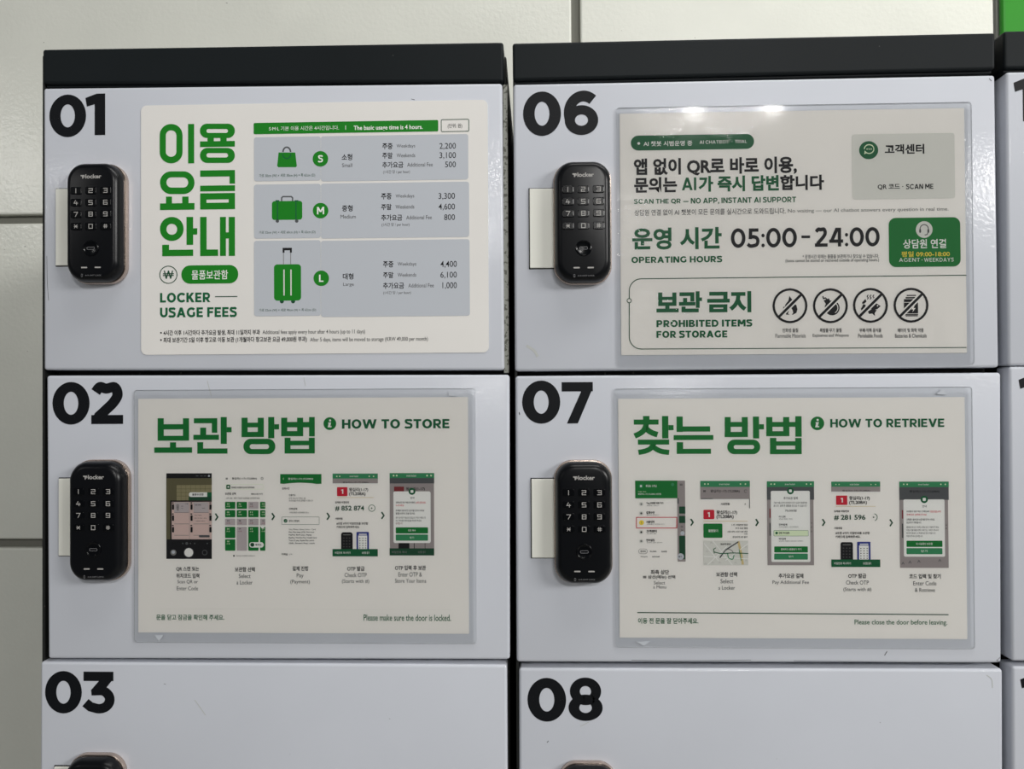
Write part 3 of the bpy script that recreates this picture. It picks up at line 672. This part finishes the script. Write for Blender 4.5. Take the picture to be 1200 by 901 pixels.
k.rect(92, 57, 412, 658, 'ink_black', 1); k.rect(92, 92, 412, 520, 'tile_olive', 2); k.poly([(92, 92), (412, 92), (412, 138), (165, 140), (92, 96)], 'tile_shade', 3); k.poly([(92, 96), (165, 140), (165, 250), (120, 258), (120, 520), (92, 520)], 'tile_shade', 3)
for x in range(195, 412, 34): k.rect(x, 140, x+2, 250, 'tile_shade', 3)
for y in (165, 190, 215): k.rect(165, y, 412, y+2, 'tile_shade', 3)
k.rect(250, 220, 412, 246, 'green_dark', 4); k.rect(252, 190, 412, 222, 'print_white', 5, 14); k.rect(380, 190, 412, 222, 'green_deep', 6); k.text('물품보관함', 275, 197, 355, 213, 'ink_black', 6, .02)
k.rect(120, 247, 412, 520, 'ink_black', 4); k.rect(130, 257, 412, 520, 'pink', 5)
for x0, x1 in ((150, 252), (284, 390)):
    for y0, y1 in ((260, 330), (335, 410), (415, 490)): k.rect(x0, y0, x1, y1, 'cell_grey' if y0 == 260 else 'pink', 6); k.rect(x0, y1, x1, y1+3, 'ink_grey', 7)
    k.rect(x1+3, 257, x1+5, 520, 'ink_grey', 7)
for x in (133, 263, 396):
    for y in (274, 352, 433): k.rect(x, y, x+15, y+38, 'ink_black', 7, 4); k.rect(x, y-14, x+12, y-6, 'ink_black', 7)
k.text('이용 요금 안내', 165, 272, 182, 318, 'ink_black', 8, .02); lines(k, [('S 2,200', 195, 285, 212, 290), ('M 3,300', 195, 300, 212, 305), ('3,100', 225, 268, 247, 274)], 'ink_black', 8)
lines(k, [('보관 방법', 292, 275, 335, 283), ('store', 345, 298, 365, 304), ('찾는 방법', 292, 348, 340, 354), ('운영 시간 05:00 - 24:00', 290, 368, 375, 374), ('retrieve items', 300, 388, 365, 393)], 'ink_soft', 8)
k.rect(322, 490, 398, 506, 'screen_dark', 8, 7)
k.disc(250, 613, 31, 'print_white', 2); k.ring(250, 613, 36, 3, 'screen_dark', 2); k.disc(142, 613, 21, 'ink_grey', 2); k.disc(142, 610, 12, 'panel_grey', 3); k.ring(362, 613, 19, 5, 'screen_dark', 2)
for x in (208, 236, 262, 292, 380): k.disc(x, 549, 10 if x == 236 else 5, 'screen_dark', 2)
for x in (300, 330, 355): k.rect(x, 72, x+18, 78, 'screen_dark', 2)
k.disc(392, 75, 7, 'panel_grey', 2); k.build('phone_screen')
k.view(180, 545, 6)                                           # screen: choosing a locker
lines(k, [('☰', 510, 88, 524, 100), ('왕십리(1-17) (TL208A)', 553, 85, 728, 103), ('대여중인 보관함이 있나요? 찾아주세요', 550, 150, 712, 163), ('보관함 선택', 505, 191, 580, 209), ('새로고침 하기', 686, 196, 768, 208)], 'ink_black', 2)
lines(k, [('소형 / 중형', 512, 225, 556, 237), ('예약 가능한 보관함을 선택해주세요.', 566, 225, 750, 238)], 'ink_soft', 2, .006)
k.ring(765, 93, 9, 3, 'ink_soft', 2); k.frame(508, 135, 772, 168, 2, 'green_pale', 2, 6); k.rect(514, 137, 542, 167, 'green_deep', 3, 5); k.disc(528, 152, 6, 'print_white', 4)
cx = ((505, 577), (587, 659), (668, 740), (751, 788))
grid = [((257, 306), 'ggxg'), ((315, 365), 'gggg'), ((375, 422), 'xxxx')]
for (y0, y1), pat in grid:
    for (x0, x1), p in zip(cx, pat): k.rect(x0, y0, x1, y1, 'green' if p == 'g' else 'cell_grey', 2, 5)
for (x0, x1), y0, y1, p in ((cx[0], 432, 511, 'g'), (cx[0], 520, 600, 'g'), (cx[1], 432, 600, 'x'), (cx[2], 432, 600, 'g'), (cx[3], 432, 600, 'g')): k.rect(x0, y0, x1, y1, 'green' if p == 'g' else 'cell_grey', 2, 5)
no = 1
for ci, (x0, x1) in enumerate(cx[:4]):
    for y0, p in [(257, 'ggxg'[ci]), (315, 'g'), (375, 'x'), (432, 'gxgg'[ci])] + ([(520, 'g')] if ci == 0 else []):
        m = 'green_pale' if p == 'g' else 'red_dull'
        k.text('%02d' % no, x0+14, y0+10, x0+30, y0+20, m if p == 'g' else 'ink_black', 3, .02); k.text('소형', x0+10, y0+27, x0+34, y0+36, m, 3, .01); no += 1
k.rect(675, 540, 777, 578, 'print_white', 4, 18); k.disc(697, 558, 14, 'green_dark', 5); k.text('배치도', 718, 551, 762, 566, 'ink_black', 5, .03)
k.disc(769, 432, 12, 'print_white', 4); k.disc(567, 636, 6, 'ink_black', 2); k.text('비어있는 보관함은 녹색입니다', 585, 631, 716, 641, 'ink_soft', 2, .004); k.build('phone_screen')
k.view(310, 545, 6)                                           # screen: paying
k.poly([(112, 62), (402, 62), (402, 130), (370, 132), (330, 126), (250, 122), (180, 126), (140, 131), (112, 129)], 'green', 2)
k.text('왕십리(1-17) (TL208A)', 168, 88, 343, 104, 'print_white', 3, .01); k.line([(138, 88), (132, 95), (138, 102)], 2, 'green_pale', 3)
lines(k, [('결제수단', 125, 155, 178, 171), ('신용카드', 173, 203, 220, 217), ('간편결제', 173, 299, 231, 313), ('앱카드 간편결제', 173, 384, 245, 398), ('이메일', 122, 617, 164, 633)])
lines(k, [('비자 마스터 아멕스 등', 173, 226, 290, 238), ('국내외 발급 카드로 결제할 수 있습니다', 173, 242, 342, 255), ('카카오페이 네이버페이 토스', 178, 326, 313, 339)], 'ink_soft', 2, .004); k.text('선택', 172, 620, 196, 631, 'ink_grey', 2, 0)
k.frame(123, 363, 386, 416, 2, 'green_dark', 2, 4); k.disc(150, 390, 13, 'green_deep', 3); k.line([(145, 390), (149, 394), (156, 386)], 2, 'print_white', 4)
for i, (t, x) in enumerate((('Visa, Master, Amex, Union - Card', 360), ('Pay, Pay easy, JCB, Discover', 352), ('PayPal, Bank pay, Alipay', 334), ('BaoPay, WeChat Pay, Credit Card', 368), ('Toss, K pay, Apple Pay, point', 350), ('Gift, Smart Pay, cash', 354))): k.text(t, 173, 445+19.6*i, x, 457+19.6*i, 'ink_black', 2, .018)
k.build('phone_screen')
k.view(320, 540, 5); otp_screen(k, lambda x: 350+x, lambda y: 74+y, '# 852 874', True); k.build('phone_screen')
k.view(320, 540, 5)                                           # screen: confirm
dialog(k, 684, 71, 945, 553, 706, 178, 925, 480, 100, 131, (815, 178, 20), 0)
k.rect(710, 150, 768, 178, 'red_dull', 4); k.text(STN, 780, 153, 890, 175, 'ink_black', 4, .02); k.rect(736, 478, 800, 512, 'ink_black', 4); k.rect(826, 478, 830, 512, 'ink_black', 4); k.rect(890, 478, 893, 512, 'ink_black', 4)
k.rect(684, 511, 945, 553, 'green_dark', 4); k.text('비밀번호 복사', 698, 526, 785, 540, 'ink_grey', 5, .004); k.text('보관함 열기', 850, 526, 895, 540, 'ink_grey', 5, .004)
k.text('안내', 805, 209, 828, 222, 'ink_black', 6, .014); k.text('보관함 번호 (작은 키패드)에 비밀번호', 720, 237, 834, 250, 'ink_black', 6, .02); k.text('#부터 입력하세요', 838, 237, 895, 250, 'red', 6, .014); k.text('누르세요', 720, 254, 768, 266, 'red', 6, .014)
lines(k, [('초록불이 들어오면 손잡이를 당겨서 여세요', 720, 284, 887, 296), ('물품을 보관하고 문을 닫으세요', 720, 301, 832, 313)], 'ink_black', 6, .014)
lines(k, [('문이 닫히면 자동으로 잠깁니다 확인 바랍니다', 720, 326, 895, 338), ('도난 방지를 위해 잠금을 확인해 주세요', 720, 343, 870, 355)], 'ink_soft', 6, .01); k.text('감사합니다', 720, 359, 760, 371, 'red_dull', 6, .01)
k.rect(720, 388, 909, 424, 'green', 6, 4); k.rect(720, 430, 909, 466, 'green_mid', 6, 4); k.text('번호 복사', 793, 400, 836, 412, 'print_white', 7, .008); k.text('닫기', 803, 442, 826, 454, 'print_white', 7, .008)
k.build('phone_screen')
for x, y in ((254.2, 605.6), (320.4, 605), (384.9, 604.8), (448.8, 603.8)): chevron(k, x, y)
def caption(k, v, rows):
    k.view(*v)
    for t, x0, y0, x1, y1, b in rows: k.text(t, x0, y0, x1, y1, 'ink_black' if b else 'ink_soft', 1, .024 if b else .003)
    k.build('step_caption')
J = (150, 600, 5); K5 = (320, 540, 5)
caption(k, J, [('QR 스캔 또는', 285, 318, 418, 346, 1), ('위치코드 입력', 285, 358, 420, 386, 1), ('Scan QR or', 292, 396, 412, 420, 0), ('Enter Code', 288, 434, 413, 457, 0)])
caption(k, J, [('보관함 선택', 628, 321, 745, 349, 1), ('Select', 651, 361, 720, 385, 0), ('a Locker', 638, 399, 732, 423, 0)])
caption(k, J, [('결제 진행', 965, 316, 1057, 343, 1), ('Pay', 990, 358, 1030, 388, 0), ('(Payment)', 953, 395, 1067, 423, 0)])
caption(k, K5, [('OTP 발급', 435, 616, 537, 644, 1), ('Check OTP', 420, 655, 550, 680, 0), ('(Starts with #)', 405, 692, 564, 720, 0)])
caption(k, K5, [('OTP 입력 후 보관', 715, 611, 896, 640, 1), ('Enter OTP &', 735, 651, 873, 677, 0), ('Store Your Items', 715, 689, 898, 713, 0)])
k.view(); k.rect(182.6, 713, 529.6, 714.1, 'green_dark', 1)
k.text('문을 닫고 잠금을 확인해 주세요.', 183.6, 719.6, 263.2, 726.4, 'green_deep', 1, .02); k.text('Please make sure the door is locked.', 426.3, 719.6, 528.5, 727.4, 'green_deep', 1, .008); k.build('footer')
k.base = .0017; k.poly([(182, 743.5), (193, 743.5), (187.5, 750.5)], 'panel_grey', 0); k.build('corner_tab'); k.poly([(526, 457.5), (536, 464), (526, 464)], 'panel_grey', 0); k.build('corner_tab')

# ---- 07: how to retrieve
s7 = sheet('laminated how-to-retrieve notice with five phone screens on locker door 07', ((719.5, 455.4), (1141.6, 760)), ((724.2, 467.2), (1133.2, 748.6)), 'film_smooth', 'paper')
k = Ink(s7); k.view(710, 450, 5)
rects(k, G, 1, (217, 187, 255, 212), (163, 208, 308, 237), (328, 187, 366, 318), (366, 240, 396, 270), (187, 325, 370, 354))
k.line(spline([(237, 230), (226, 264), (204, 286), (168, 304)]), 32, G, 1); k.line(spline([(228, 248), (246, 270), (272, 286), (302, 296)]), 32, G, 1)
k.line(spline([(282, 345), (262, 376), (230, 392), (190, 400)]), 30, G, 1); k.line(spline([(270, 362), (294, 380), (326, 394), (370, 400)]), 30, G, 1)
rects(k, G, 1, (413, 190, 450, 280), (413, 248, 610, 278), (396, 299, 629, 327), (414, 340, 452, 408), (414, 379, 615, 408))
bieup(k, 695, 831, 193, 310, 36, (222, 250), (280, 310)); rects(k, G, 1, (860, 190, 897, 318), (897, 235, 925, 265)); stadium(k, 710, 325, 903, 410, 748, 357, 868, 380, G)
bieup(k, 938, 1074, 193, 305, 37, (222, 250), (276, 305)); rects(k, G, 1, (1108, 188, 1146, 308), (1070, 222, 1110, 250)); bieup(k, 960, 1146, 315, 410, 38, (335, 360), (382, 410))
k.build('heading')
info_dot(k, 957.5, 496, 8); k.heavy('HOW TO RETRIEVE', 972.5, 490.8, 1106, 500.4, 'green_deep', 1, .225, .1, .36); k.build('subheading')
k.view(735, 550, 6.006)                                       # screen: menu
k.rect(350, 78, 410, 647, 'screen_grey', 2); k.rect(55, 78, 352, 202, 'green', 3)
k.disc(96, 116, 15, 'green_mid', 4); k.disc(96, 116, 7, 'print_white', 5); k.disc(318, 105, 11, 'green_mid', 4)
k.text('홍길동 고객님', 130, 107, 206, 124, 'print_white', 4, .012); k.text('지점 정보', 75, 152, 132, 160, 'green_pale', 4, .004); k.text('왕십리(1-17) (TL208A) 보관함', 75, 166, 238, 180, 'print_white', 4, .01)
for y, t, x, u, x2 in ((237, 'Tlog 보관함 바로 가기', 253, '보관함 서비스', 222), (303, '결제수단', 192, '등록 및 변경하기', 222), (368, '사용내역', 190, '사용중인 보관함 찾기', 260), (433, '고객센터', 207, '자주 묻는 질문', 204), (497, '언어설정', 192, '한국어 영어 중국어', 245)):
    k.text(t, 133, y-9, x, y+9, 'ink_black', 3, .03); k.text(u, 136, y+12, x2, y+21, 'ink_grey', 3, .004)
for y, m in ((243, 'ink_grey'), (308, 'ink_soft'), (440, 'ink_black'), (503, 'ink_grey')): k.disc(98, y, 15, 'panel_light', 3); k.disc(98, y, 7, m, 4)
k.disc(100, 373, 17, 'yellow', 3); k.line([(100, 365), (100, 381)], 3, 'ink_soft', 4); k.rect(66, 338, 348, 408, 'green_pale', 2) if False else None
k.frame(64, 336, 348, 411, 5, 'red', 5)
k.frame(80, 558, 140, 592, 2, 'ink_soft', 3, 15); lines(k, [('한국어', 92, 569, 130, 583), ('English', 160, 571, 204, 581), ('日本語', 240, 571, 278, 582), ('Mongolia', 95, 607, 142, 619), ('русский', 176, 607, 226, 618)], 'ink_black', 3, .02)
k.rect(352, 202, 362, 240, 'screen_dark', 3)
for y0, y1 in ((260, 310), (326, 376), (466, 630)): k.rect(364, y0, 408, y1, 'green_dark', 3, 3)
lines(k, [('☰', 368, 100, 388, 112), ('06', 376, 395, 392, 408), ('06', 378, 420, 392, 432)], 'ink_soft', 4, .01); k.disc(388, 448, 15, 'panel_grey', 4); k.disc(375, 612, 23, 'panel_grey', 4); k.text('열기', 360, 606, 382, 617, 'ink_black', 5, .03)
k.build('phone_screen')
k.view(735, 550, 6.006)                                       # screen: map
k.rect(513, 80, 862, 122, 'green_mid', 3); k.rect(513, 122, 862, 210, 'screen_grey', 2); k.rect(856, 205, 863, 272, 'ink_grey', 2); k.rect(520, 208, 856, 215, 'print_white', 3)
for x in (545, 568, 795, 830): k.disc(x, 102, 5, 'green_pale', 4)
k.text('trust locker', 645, 96, 720, 108, 'print_white', 4, 0); lines(k, [('왕십리(1-17) (TL208A)', 585, 141, 790, 164), ('사용현황', 656, 234, 720, 251), ('☰', 533, 146, 552, 158)], 'ink_black', 3, .02); k.line(arc(832, 152, 10, 10, 40, 330, 14), 3, 'ink_soft', 3); k.text('×', 824, 238, 834, 248, 'ink_black', 3, .02); k.rect(520, 202, 600, 208, 'ink_soft', 3)
k.rect(535, 283, 612, 349, 'red', 3, 8); k.fit(glyph('1', .2)[0], 564, 300, 580, 334, 'print_white', 4); k.text(STN, 627, 287, 772, 318, 'ink_black', 3, .024); k.text(CODE, 627, 319, 748, 349, 'ink_black', 3, .024); k.rect(535, 362, 845, 365, 'tan', 3)
k.rect(535, 380, 669, 480, 'green', 3, 8); k.text('물품찾기', 570, 421, 637, 440, 'print_white', 4, .02)
lines(k, [('2 번 / 비밀번호 발급', 733, 382, 845, 396), ('추가 요금 결제', 760, 406, 845, 419), ('사용 시작 1시간 15분 경과', 703, 430, 845, 443), ('보관중', 822, 448, 845, 458), ('왕십리역 5번 출구', 740, 468, 845, 481)], 'ink_soft', 3, .014)
k.rect(535, 500, 850, 673, 'panel_light', 3)
for a, b, c, d in ((560, 673, 700, 540), (540, 520, 640, 640), (600, 500, 740, 673), (690, 640, 850, 520), (535, 610, 850, 628)): k.line([(a, b), (c, d)], 5, 'print_white', 4)
k.line([(780, 505), (800, 590), (812, 668)], 16, 'tan', 4); k.line(spline([(606, 578), (660, 590), (740, 586), (850, 590)]), 6, 'green_deep', 6); k.line([(650, 620), (690, 566), (780, 508)], 9, 'screen_dark', 5)
k.line(spline([(705, 590), (712, 620), (740, 630), (750, 600)]), 6, 'green_mid', 5); k.line(arc(710, 590, 34, 30, 180, 360, 12), 5, 'ink_grey', 5); k.line([(612, 590), (606, 560), (622, 550)], 5, 'green_deep', 6); k.line([(785, 560), (800, 640)], 5, 'green_mid', 6)
k.text('왕십리역 분당선', 655, 517, 728, 531, 'ink_black', 6, .02)
for x, y in ((550, 662), (560, 575), (590, 515), (600, 655), (650, 655), (835, 545), (835, 640), (760, 655)): k.line([(x-8, y+5), (x, y-6), (x+8, y+5)], 3, 'map_grey', 5)
k.build('phone_screen')
k.view(885, 550, 6.006)                                       # screen: extra fee
dialog(k, 80, 83, 412, 673, 107, 150, 386, 650, 122, 212, (245, 150, 24), 0)
lines(k, [('추가요금 결제', 197, 192, 296, 210), ('70,000원', 207, 280, 288, 298)], 'ink_soft', 6, .02); lines(k, [('기본 이용시간이 초과되어 추가 요금이 발생하였', 127, 226, 362, 241), ('습니다. 결제 후 물품을 찾으실 수 있습니다', 127, 247, 360, 262)], 'ink_soft', 6, .012)
lines(k, [('카드 결제', 163, 325, 210, 338), ('간편결제', 163, 380, 222, 394), ('간편 카드결제', 163, 438, 235, 452), ('페이결제', 163, 480, 212, 494)], 'ink_black', 6, .03); lines(k, [('국내 해외 카드', 163, 342, 262, 354), ('카카오페이, 네이버페이', 163, 398, 300, 410), ('삼성페이 애플페이 알리페이 위챗페이', 163, 498, 333, 508)], 'ink_grey', 6, .006)
k.rect(128, 428, 371, 467, 'green_pale', 6, 4); k.frame(128, 428, 371, 467, 2, 'green_deep', 7, 4); k.text('간편 카드결제', 163, 438, 237, 453, 'ink_black', 8, .03); k.disc(148, 446, 9, 'green_deep', 8)
k.rect(131, 540, 368, 583, 'green', 6, 5); k.rect(131, 590, 368, 633, 'green_mid', 6, 5); k.text('결제하고 물품찾기 하기', 178, 553, 322, 568, 'print_white', 7, .01); k.text('닫기', 234, 604, 264, 618, 'print_white', 7, .01)
k.rect(98, 275, 107, 340, 'red_dull', 4); k.rect(98, 375, 107, 465, 'ink_soft', 4); lines(k, [('사용', 388, 370, 398, 380), ('보관', 388, 400, 398, 410), ('요금', 388, 430, 398, 440)], 'ink_soft', 4)
k.build('phone_screen')
k.view(885, 550, 6.006); otp_screen(k, lambda x: 533+x*1.298, lambda y: 85+y*1.24, '# 281 596', False); k.build('phone_screen')
k.view(1010, 550, 6.007)                                      # screen: confirm
dialog(k, 260, 85, 608, 692, 288, 210, 582, 613, 123, 213, (435, 210, 26), 0)
k.text('왕십리(1-17) (TL208A)', 332, 145, 542, 164, 'ink_black', 4, .02); k.text('안내', 421, 250, 451, 266, 'ink_black', 6, .014)
k.text('보관함의 번호 작은 (키패드)에', 310, 288, 468, 303, 'ink_black', 6, .024); k.text('비밀번호를 #부터', 474, 288, 552, 303, 'red', 6, .014); k.text('차례대로 입력해 주세요', 310, 310, 452, 324, 'red', 6, .014)
lines(k, [('초록불이 들어오면 손잡이를 당겨서 여세요', 310, 344, 508, 359), ('잠금장치가 해제됩니다.', 310, 366, 415, 380)], 'ink_black', 6, .016)
lines(k, [('물품을 찾으신 후에는 문을 닫고 이동해 주세요', 310, 398, 537, 412), ('다음 이용자를 위해 쓰레기는 가져가 주시기', 310, 419, 535, 433), ('바라며 분실시 고객센터로 문의 바랍니다', 310, 440, 515, 454), ('이용해 주셔서 감사합니다', 310, 461, 424, 475)], 'ink_soft', 6, .01)
k.rect(310, 500, 563, 544, 'green', 6, 5); k.rect(310, 552, 563, 595, 'green_mid', 6, 5); k.text('내 사용중인 보관함', 377, 514, 494, 530, 'print_white', 7, .01); k.text('닫기', 413, 565, 457, 581, 'print_white', 7, .008)
k.rect(278, 285, 288, 345, 'red_dull', 4); k.rect(278, 380, 288, 480, 'ink_soft', 4)
for x, y in ((286, 660), (335, 652), (398, 646), (545, 640)): k.line([(x-9, y+8), (x, y-8), (x+9, y+8)], 4, 'screen_dark', 4)
lines(k, [('사용', 584, 385, 596, 396), ('보관', 584, 408, 596, 419)], 'ink_soft', 4); k.build('phone_screen')
for x, y in ((810.7, 611.8), (886.8, 612), (964.8, 612), (1043.8, 612.4)): chevron(k, x, y)
Qv, Rv, Sv = (735, 550, 6.006), (885, 550, 6.006), (1010, 550, 6.007)
caption(k, Qv, [('좌측 상단', 165, 705, 293, 738, 1), ('☰ 삼선(메뉴) 선택', 110, 743, 337, 772, 1), ('Select', 187, 784, 266, 808, 0), ('a Menu', 182, 814, 273, 837, 0)])
caption(k, Qv, [('보관함 선택', 625, 721, 772, 754, 1), ('Select', 655, 770, 745, 800, 0), ('a Locker', 640, 818, 758, 845, 0)])
caption(k, Rv, [('추가요금 결제', 163, 731, 337, 764, 1), ('Pay Additional Fee', 120, 780, 377, 812, 0)])
caption(k, Rv, [('OTP 발급', 652, 731, 779, 764, 1), ('Check OTP', 637, 780, 797, 809, 0), ('(Starts with #)', 618, 829, 815, 862, 0)])
caption(k, Sv, [('코드 입력 및 찾기', 330, 734, 552, 768, 1), ('Enter Code', 358, 785, 522, 815, 0), ('& Retrieve', 370, 833, 512, 861, 0)])
k.view(); k.rect(746.7, 716.9, 1111, 720.4, 'green_dark', 1) if False else k.poly([(746.7, 716.8), (1111, 719.3), (1111, 720.5), (746.7, 718)], 'green_dark', 1)
k.text('이동 전 문을 잘 닫아주세요.', 747.6, 723.6, 818.2, 730.6, 'green_deep', 1, .02); k.text('Please close the door before leaving.', 1001, 725.6, 1109.7, 733.4, 'green_deep', 1, .008); k.build('footer')
k.base = .0017; k.poly([(745, 751), (762, 750.5), (754, 756)], 'panel_grey', 0); k.build('corner_tab'); k.poly([(1096, 462), (1103, 455), (1109, 462.5)], 'panel_grey', 0); k.build('corner_tab')

# ------------------------------------------------------------------ keypad locks
LW, LH, LD = .0500, .1056, .0170
def outline(inset, r=.0155):
    """lock face: rounded box with slightly bowed sides"""
    pts = rrect(-LW/2, -LH/2, LW/2, LH/2, r, 12); o = []
    for x, z in pts: o.append((x*(1 + .010*(1-(2*z/LH)**2)), z*(1 + .010*(1-(2*x/LW)**2))))
    return scale_pts(o, inset) if inset else o
def make_lock():
    root = thing('keypad_lock', '', 'lock', (0, 0, 0), 'keypad locks on the locker doors')
    link('rim', loft([(outline(.0007), 0), (outline(0), -.0012), (outline(0), -.0048), (outline(.0004), -.0058), (outline(.0016), -.0060)]), 'copper', root, smooth=True).data.set_sharp_from_angle(angle=math.radians(40))
    rings = [(outline(.0016), -.0056), (outline(.0011), -.0062), (outline(.0011), -.0085), (outline(.0014), -.0115), (outline(.0024), -.0140), (outline(.0037), -.0158), (outline(.0052), -.0167), (outline(.0068), -.0170)]
    fp = link('face_panel', loft(rings), 'lock_black', root, smooth=True); fp.data.set_sharp_from_angle(angle=math.radians(40))
    y = -.0170; jit = [0]
    def flat(name, polys, m, parent, dy=.00012):
        bm = bmesh.new()
        for p in polys:
            try: jit[0] = (jit[0]+1) % 10; f = bm.faces.new([bm.verts.new((a, y-dy-jit[0]*.000002, b)) for a, b in p])
            except ValueError: continue
            f.normal_update()
            if f.normal.y > 0: f.normal_flip()
        return link(name, bm, m, parent)
    def tpoly(t, x0, z0, x1, z1, bold):
        V, F = typeset(t, bold); return [[(x0+V[i][0]*(x1-x0), z0+V[i][1]*(z1-z0)) for i in f] for f in F]
    mm = .001
    leaf = [[(-9.2*mm, 40.4*mm), (-5.6*mm, 40.4*mm), (-5.6*mm, 39.3*mm), (-9.0*mm, 39.3*mm)], [(-7.9*mm, 39.4*mm), (-6.6*mm, 39.4*mm), (-6.9*mm, 37.2*mm), (-7.7*mm, 37.2*mm)], [(-6.6*mm, 38.6*mm), (-5.2*mm, 39.6*mm), (-5.4*mm, 38.8*mm), (-6.6*mm, 37.9*mm)]]
    flat('logo', leaf + tpoly('locker', -4.9*mm, 37.3*mm, 9.3*mm, 41.0*mm, .03), 'mark_silver', root)
    for r, (zc, chars) in enumerate(((26.6, '123'), (16.2, '456'), (6.0, '789'), (-4.6, '*0#'))):
        for c, ch in enumerate(chars):
            xc = (-13.1 + 13.1*c)*mm; z = zc*mm
            bm = loft([(rrect(xc-.0049, z-.0033, xc+.0049, z+.0033, .0014, 4), y+.0006), (rrect(xc-.0049, z-.0033, xc+.0049, z+.0033, .0014, 4), y-.0003), (rrect(xc-.0043, z-.0027, xc+.0043, z+.0027, .001, 4), y-.00055)])
            ky = link('key', bm, 'key_black', root)
            hw = .0005 if ch == '1' else .0018
            if ch in '*#':
                q = stroke([(xc-.0013, z-.0015), (xc+.0013, z+.0015)], .0005) + stroke([(xc-.0013, z+.0015), (xc+.0013, z-.0015)], .0005) if ch == '*' else []
                q += stroke([(xc-.0017, z), (xc+.0017, z)], .0005) if ch == '*' else [rct(xc-.0018, z+.0004, xc+.0018, z+.0009), rct(xc-.0018, z-.0009, xc+.0018, z-.0004), rct(xc-.0009, z-.0018, xc-.0004, z+.0018), rct(xc+.0004, z-.0018, xc+.0009, z+.0018)]
            else:
                seg = {'1': [(0, 1, 0, -1)], '2': [(-1, 1, 1, 1), (1, 1, 1, 0), (1, 0, -1, 0), (-1, 0, -1, -1), (-1, -1, 1, -1)], '3': [(-1, 1, 1, 1), (1, 1, 1, -1), (-.6, 0, 1, 0), (1, -1, -1, -1)], '4': [(-.2, 1, -1, -.3), (-1, -.3, 1, -.3), (.4, .3, .4, -1)], '5': [(1, 1, -1, 1), (-1, 1, -1, 0), (-1, 0, 1, 0), (1, 0, 1, -1), (1, -1, -1, -1)],
                       '6': [(1, 1, -1, 1), (-1, 1, -1, -1), (-1, -1, 1, -1), (1, -1, 1, 0), (1, 0, -1, 0)], '7': [(-1, 1, 1, 1), (1, 1, -.2, -1)], '8': [(-1, 1, 1, 1), (1, 1, 1, -1), (1, -1, -1, -1), (-1, -1, -1, 1), (-1, 0, 1, 0)], '9': [(1, 0, -1, 0), (-1, 0, -1, 1), (-1, 1, 1, 1), (1, 1, 1, -1), (1, -1, -1, -1)], '0': [(-1, 1, 1, 1), (1, 1, 1, -1), (1, -1, -1, -1), (-1, -1, -1, 1)]}[ch]
                q = []
                for a, b, d, e in seg:
                    p0, p1 = Vector((xc+a*.0016, z+b*.0018)), Vector((xc+d*.0016, z+e*.0018)); u = (p1-p0).normalized()*.0003
                    q += stroke([tuple(p0-u), tuple(p1+u)], .0006)
            flat('numeral', q, 'mark_silver', ky, .00062)
    zc = -23.8*mm
    bm = loft([(arc(0, zc, .0069, .0069, 0, 360, 40)[:-1], y+.0008), (arc(0, zc, .0069, .0069, 0, 360, 40)[:-1], y-.0004), (arc(0, zc, .0062, .0062, 0, 360, 40)[:-1], y-.0007), (arc(0, zc, .0052, .0052, 0, 360, 40)[:-1], y-.0002), (arc(0, zc, .0049, .0049, 0, 360, 40)[:-1], y-.0001)])
    bt = link('round_button', bm, 'key_black', root, smooth=True); bt.data.set_sharp_from_angle(angle=math.radians(30))
    flat('dash_mark', stroke(rrect(-.0033, zc-.001, .0033, zc+.001, .0007, 4), .0004, True), 'mark_dim', bt, .0004)
    for sx in (-6, 6): flat('indicator', [rrect((sx-2.7)*mm, -41.1*mm, (sx+2.7)*mm, -39.9*mm, .0005, 3)], 'mark_silver', root)
    flat('small_lettering', tpoly('A-R-OHT LOCK', -5.2*mm, -48.0*mm, 9.2*mm, -46.8*mm, .01) + [p for p in stroke(rrect(-8.6*mm, -48.6*mm, -7.4*mm, -46.2*mm, .0004, 3), .0003, True)], 'mark_dim', root)
    return root
lock0 = make_lock()
def copy_tree(o, parent=None):
    c = o.copy(); COL.objects.link(c)
    if parent: c.parent = parent
    for ch in list(o.children): copy_tree(ch, c)
    return c
spots = [((115.0, 262.3), (66.8, 222.0, 311.5), 'keypad lock beside the price notice on locker door 01'),
         ((118.0, 609.4), (70.2, 560.5, 650.7), 'keypad lock beside the how-to-store notice on locker door 02'),
         ((112.7, 955.5), (65.0, 897.4, 988.0), 'keypad lock at the bottom left, only its top showing on locker door 03'),
         ((682.7, 261.5), (620.5, 221.8, 314.5), 'keypad lock beside the opening-hours notice on locker door 06'),
         ((683.6, 611.2), (622.7, 561.0, 653.0), 'keypad lock beside the how-to-retrieve notice on locker door 07'),
         ((689.0, 966.4), (628.0, 905.0, 998.0), 'keypad lock at the bottom centre, barely in view on locker door 08')]
protos = [lock0] + [copy_tree(lock0) for _ in spots[1:]]
for lk, ((px, py), (pl, pt, pb), lab) in zip(protos, spots):
    p = W(px, py, -.006); lk.location = (p.x, 0, p.z); lk['label'] = 'black ' + lab
    a, b = W(pl, pt), W(pl, pb)
    x1 = p.x - LW/2 + .004
    g = .0008
    link('plate_gap_shade', box_bm(a.x-g, x1, -.0006, .001, b.z-g, a.z+g, .0002), 'shadow_gap', lk, lk.location)  # dark slab behind the plate; its colour stands for shade in the gap
    link('side_plate', box_bm(a.x, x1, -.0022, .001, b.z, a.z, .0005), 'cream_plate', lk, lk.location)
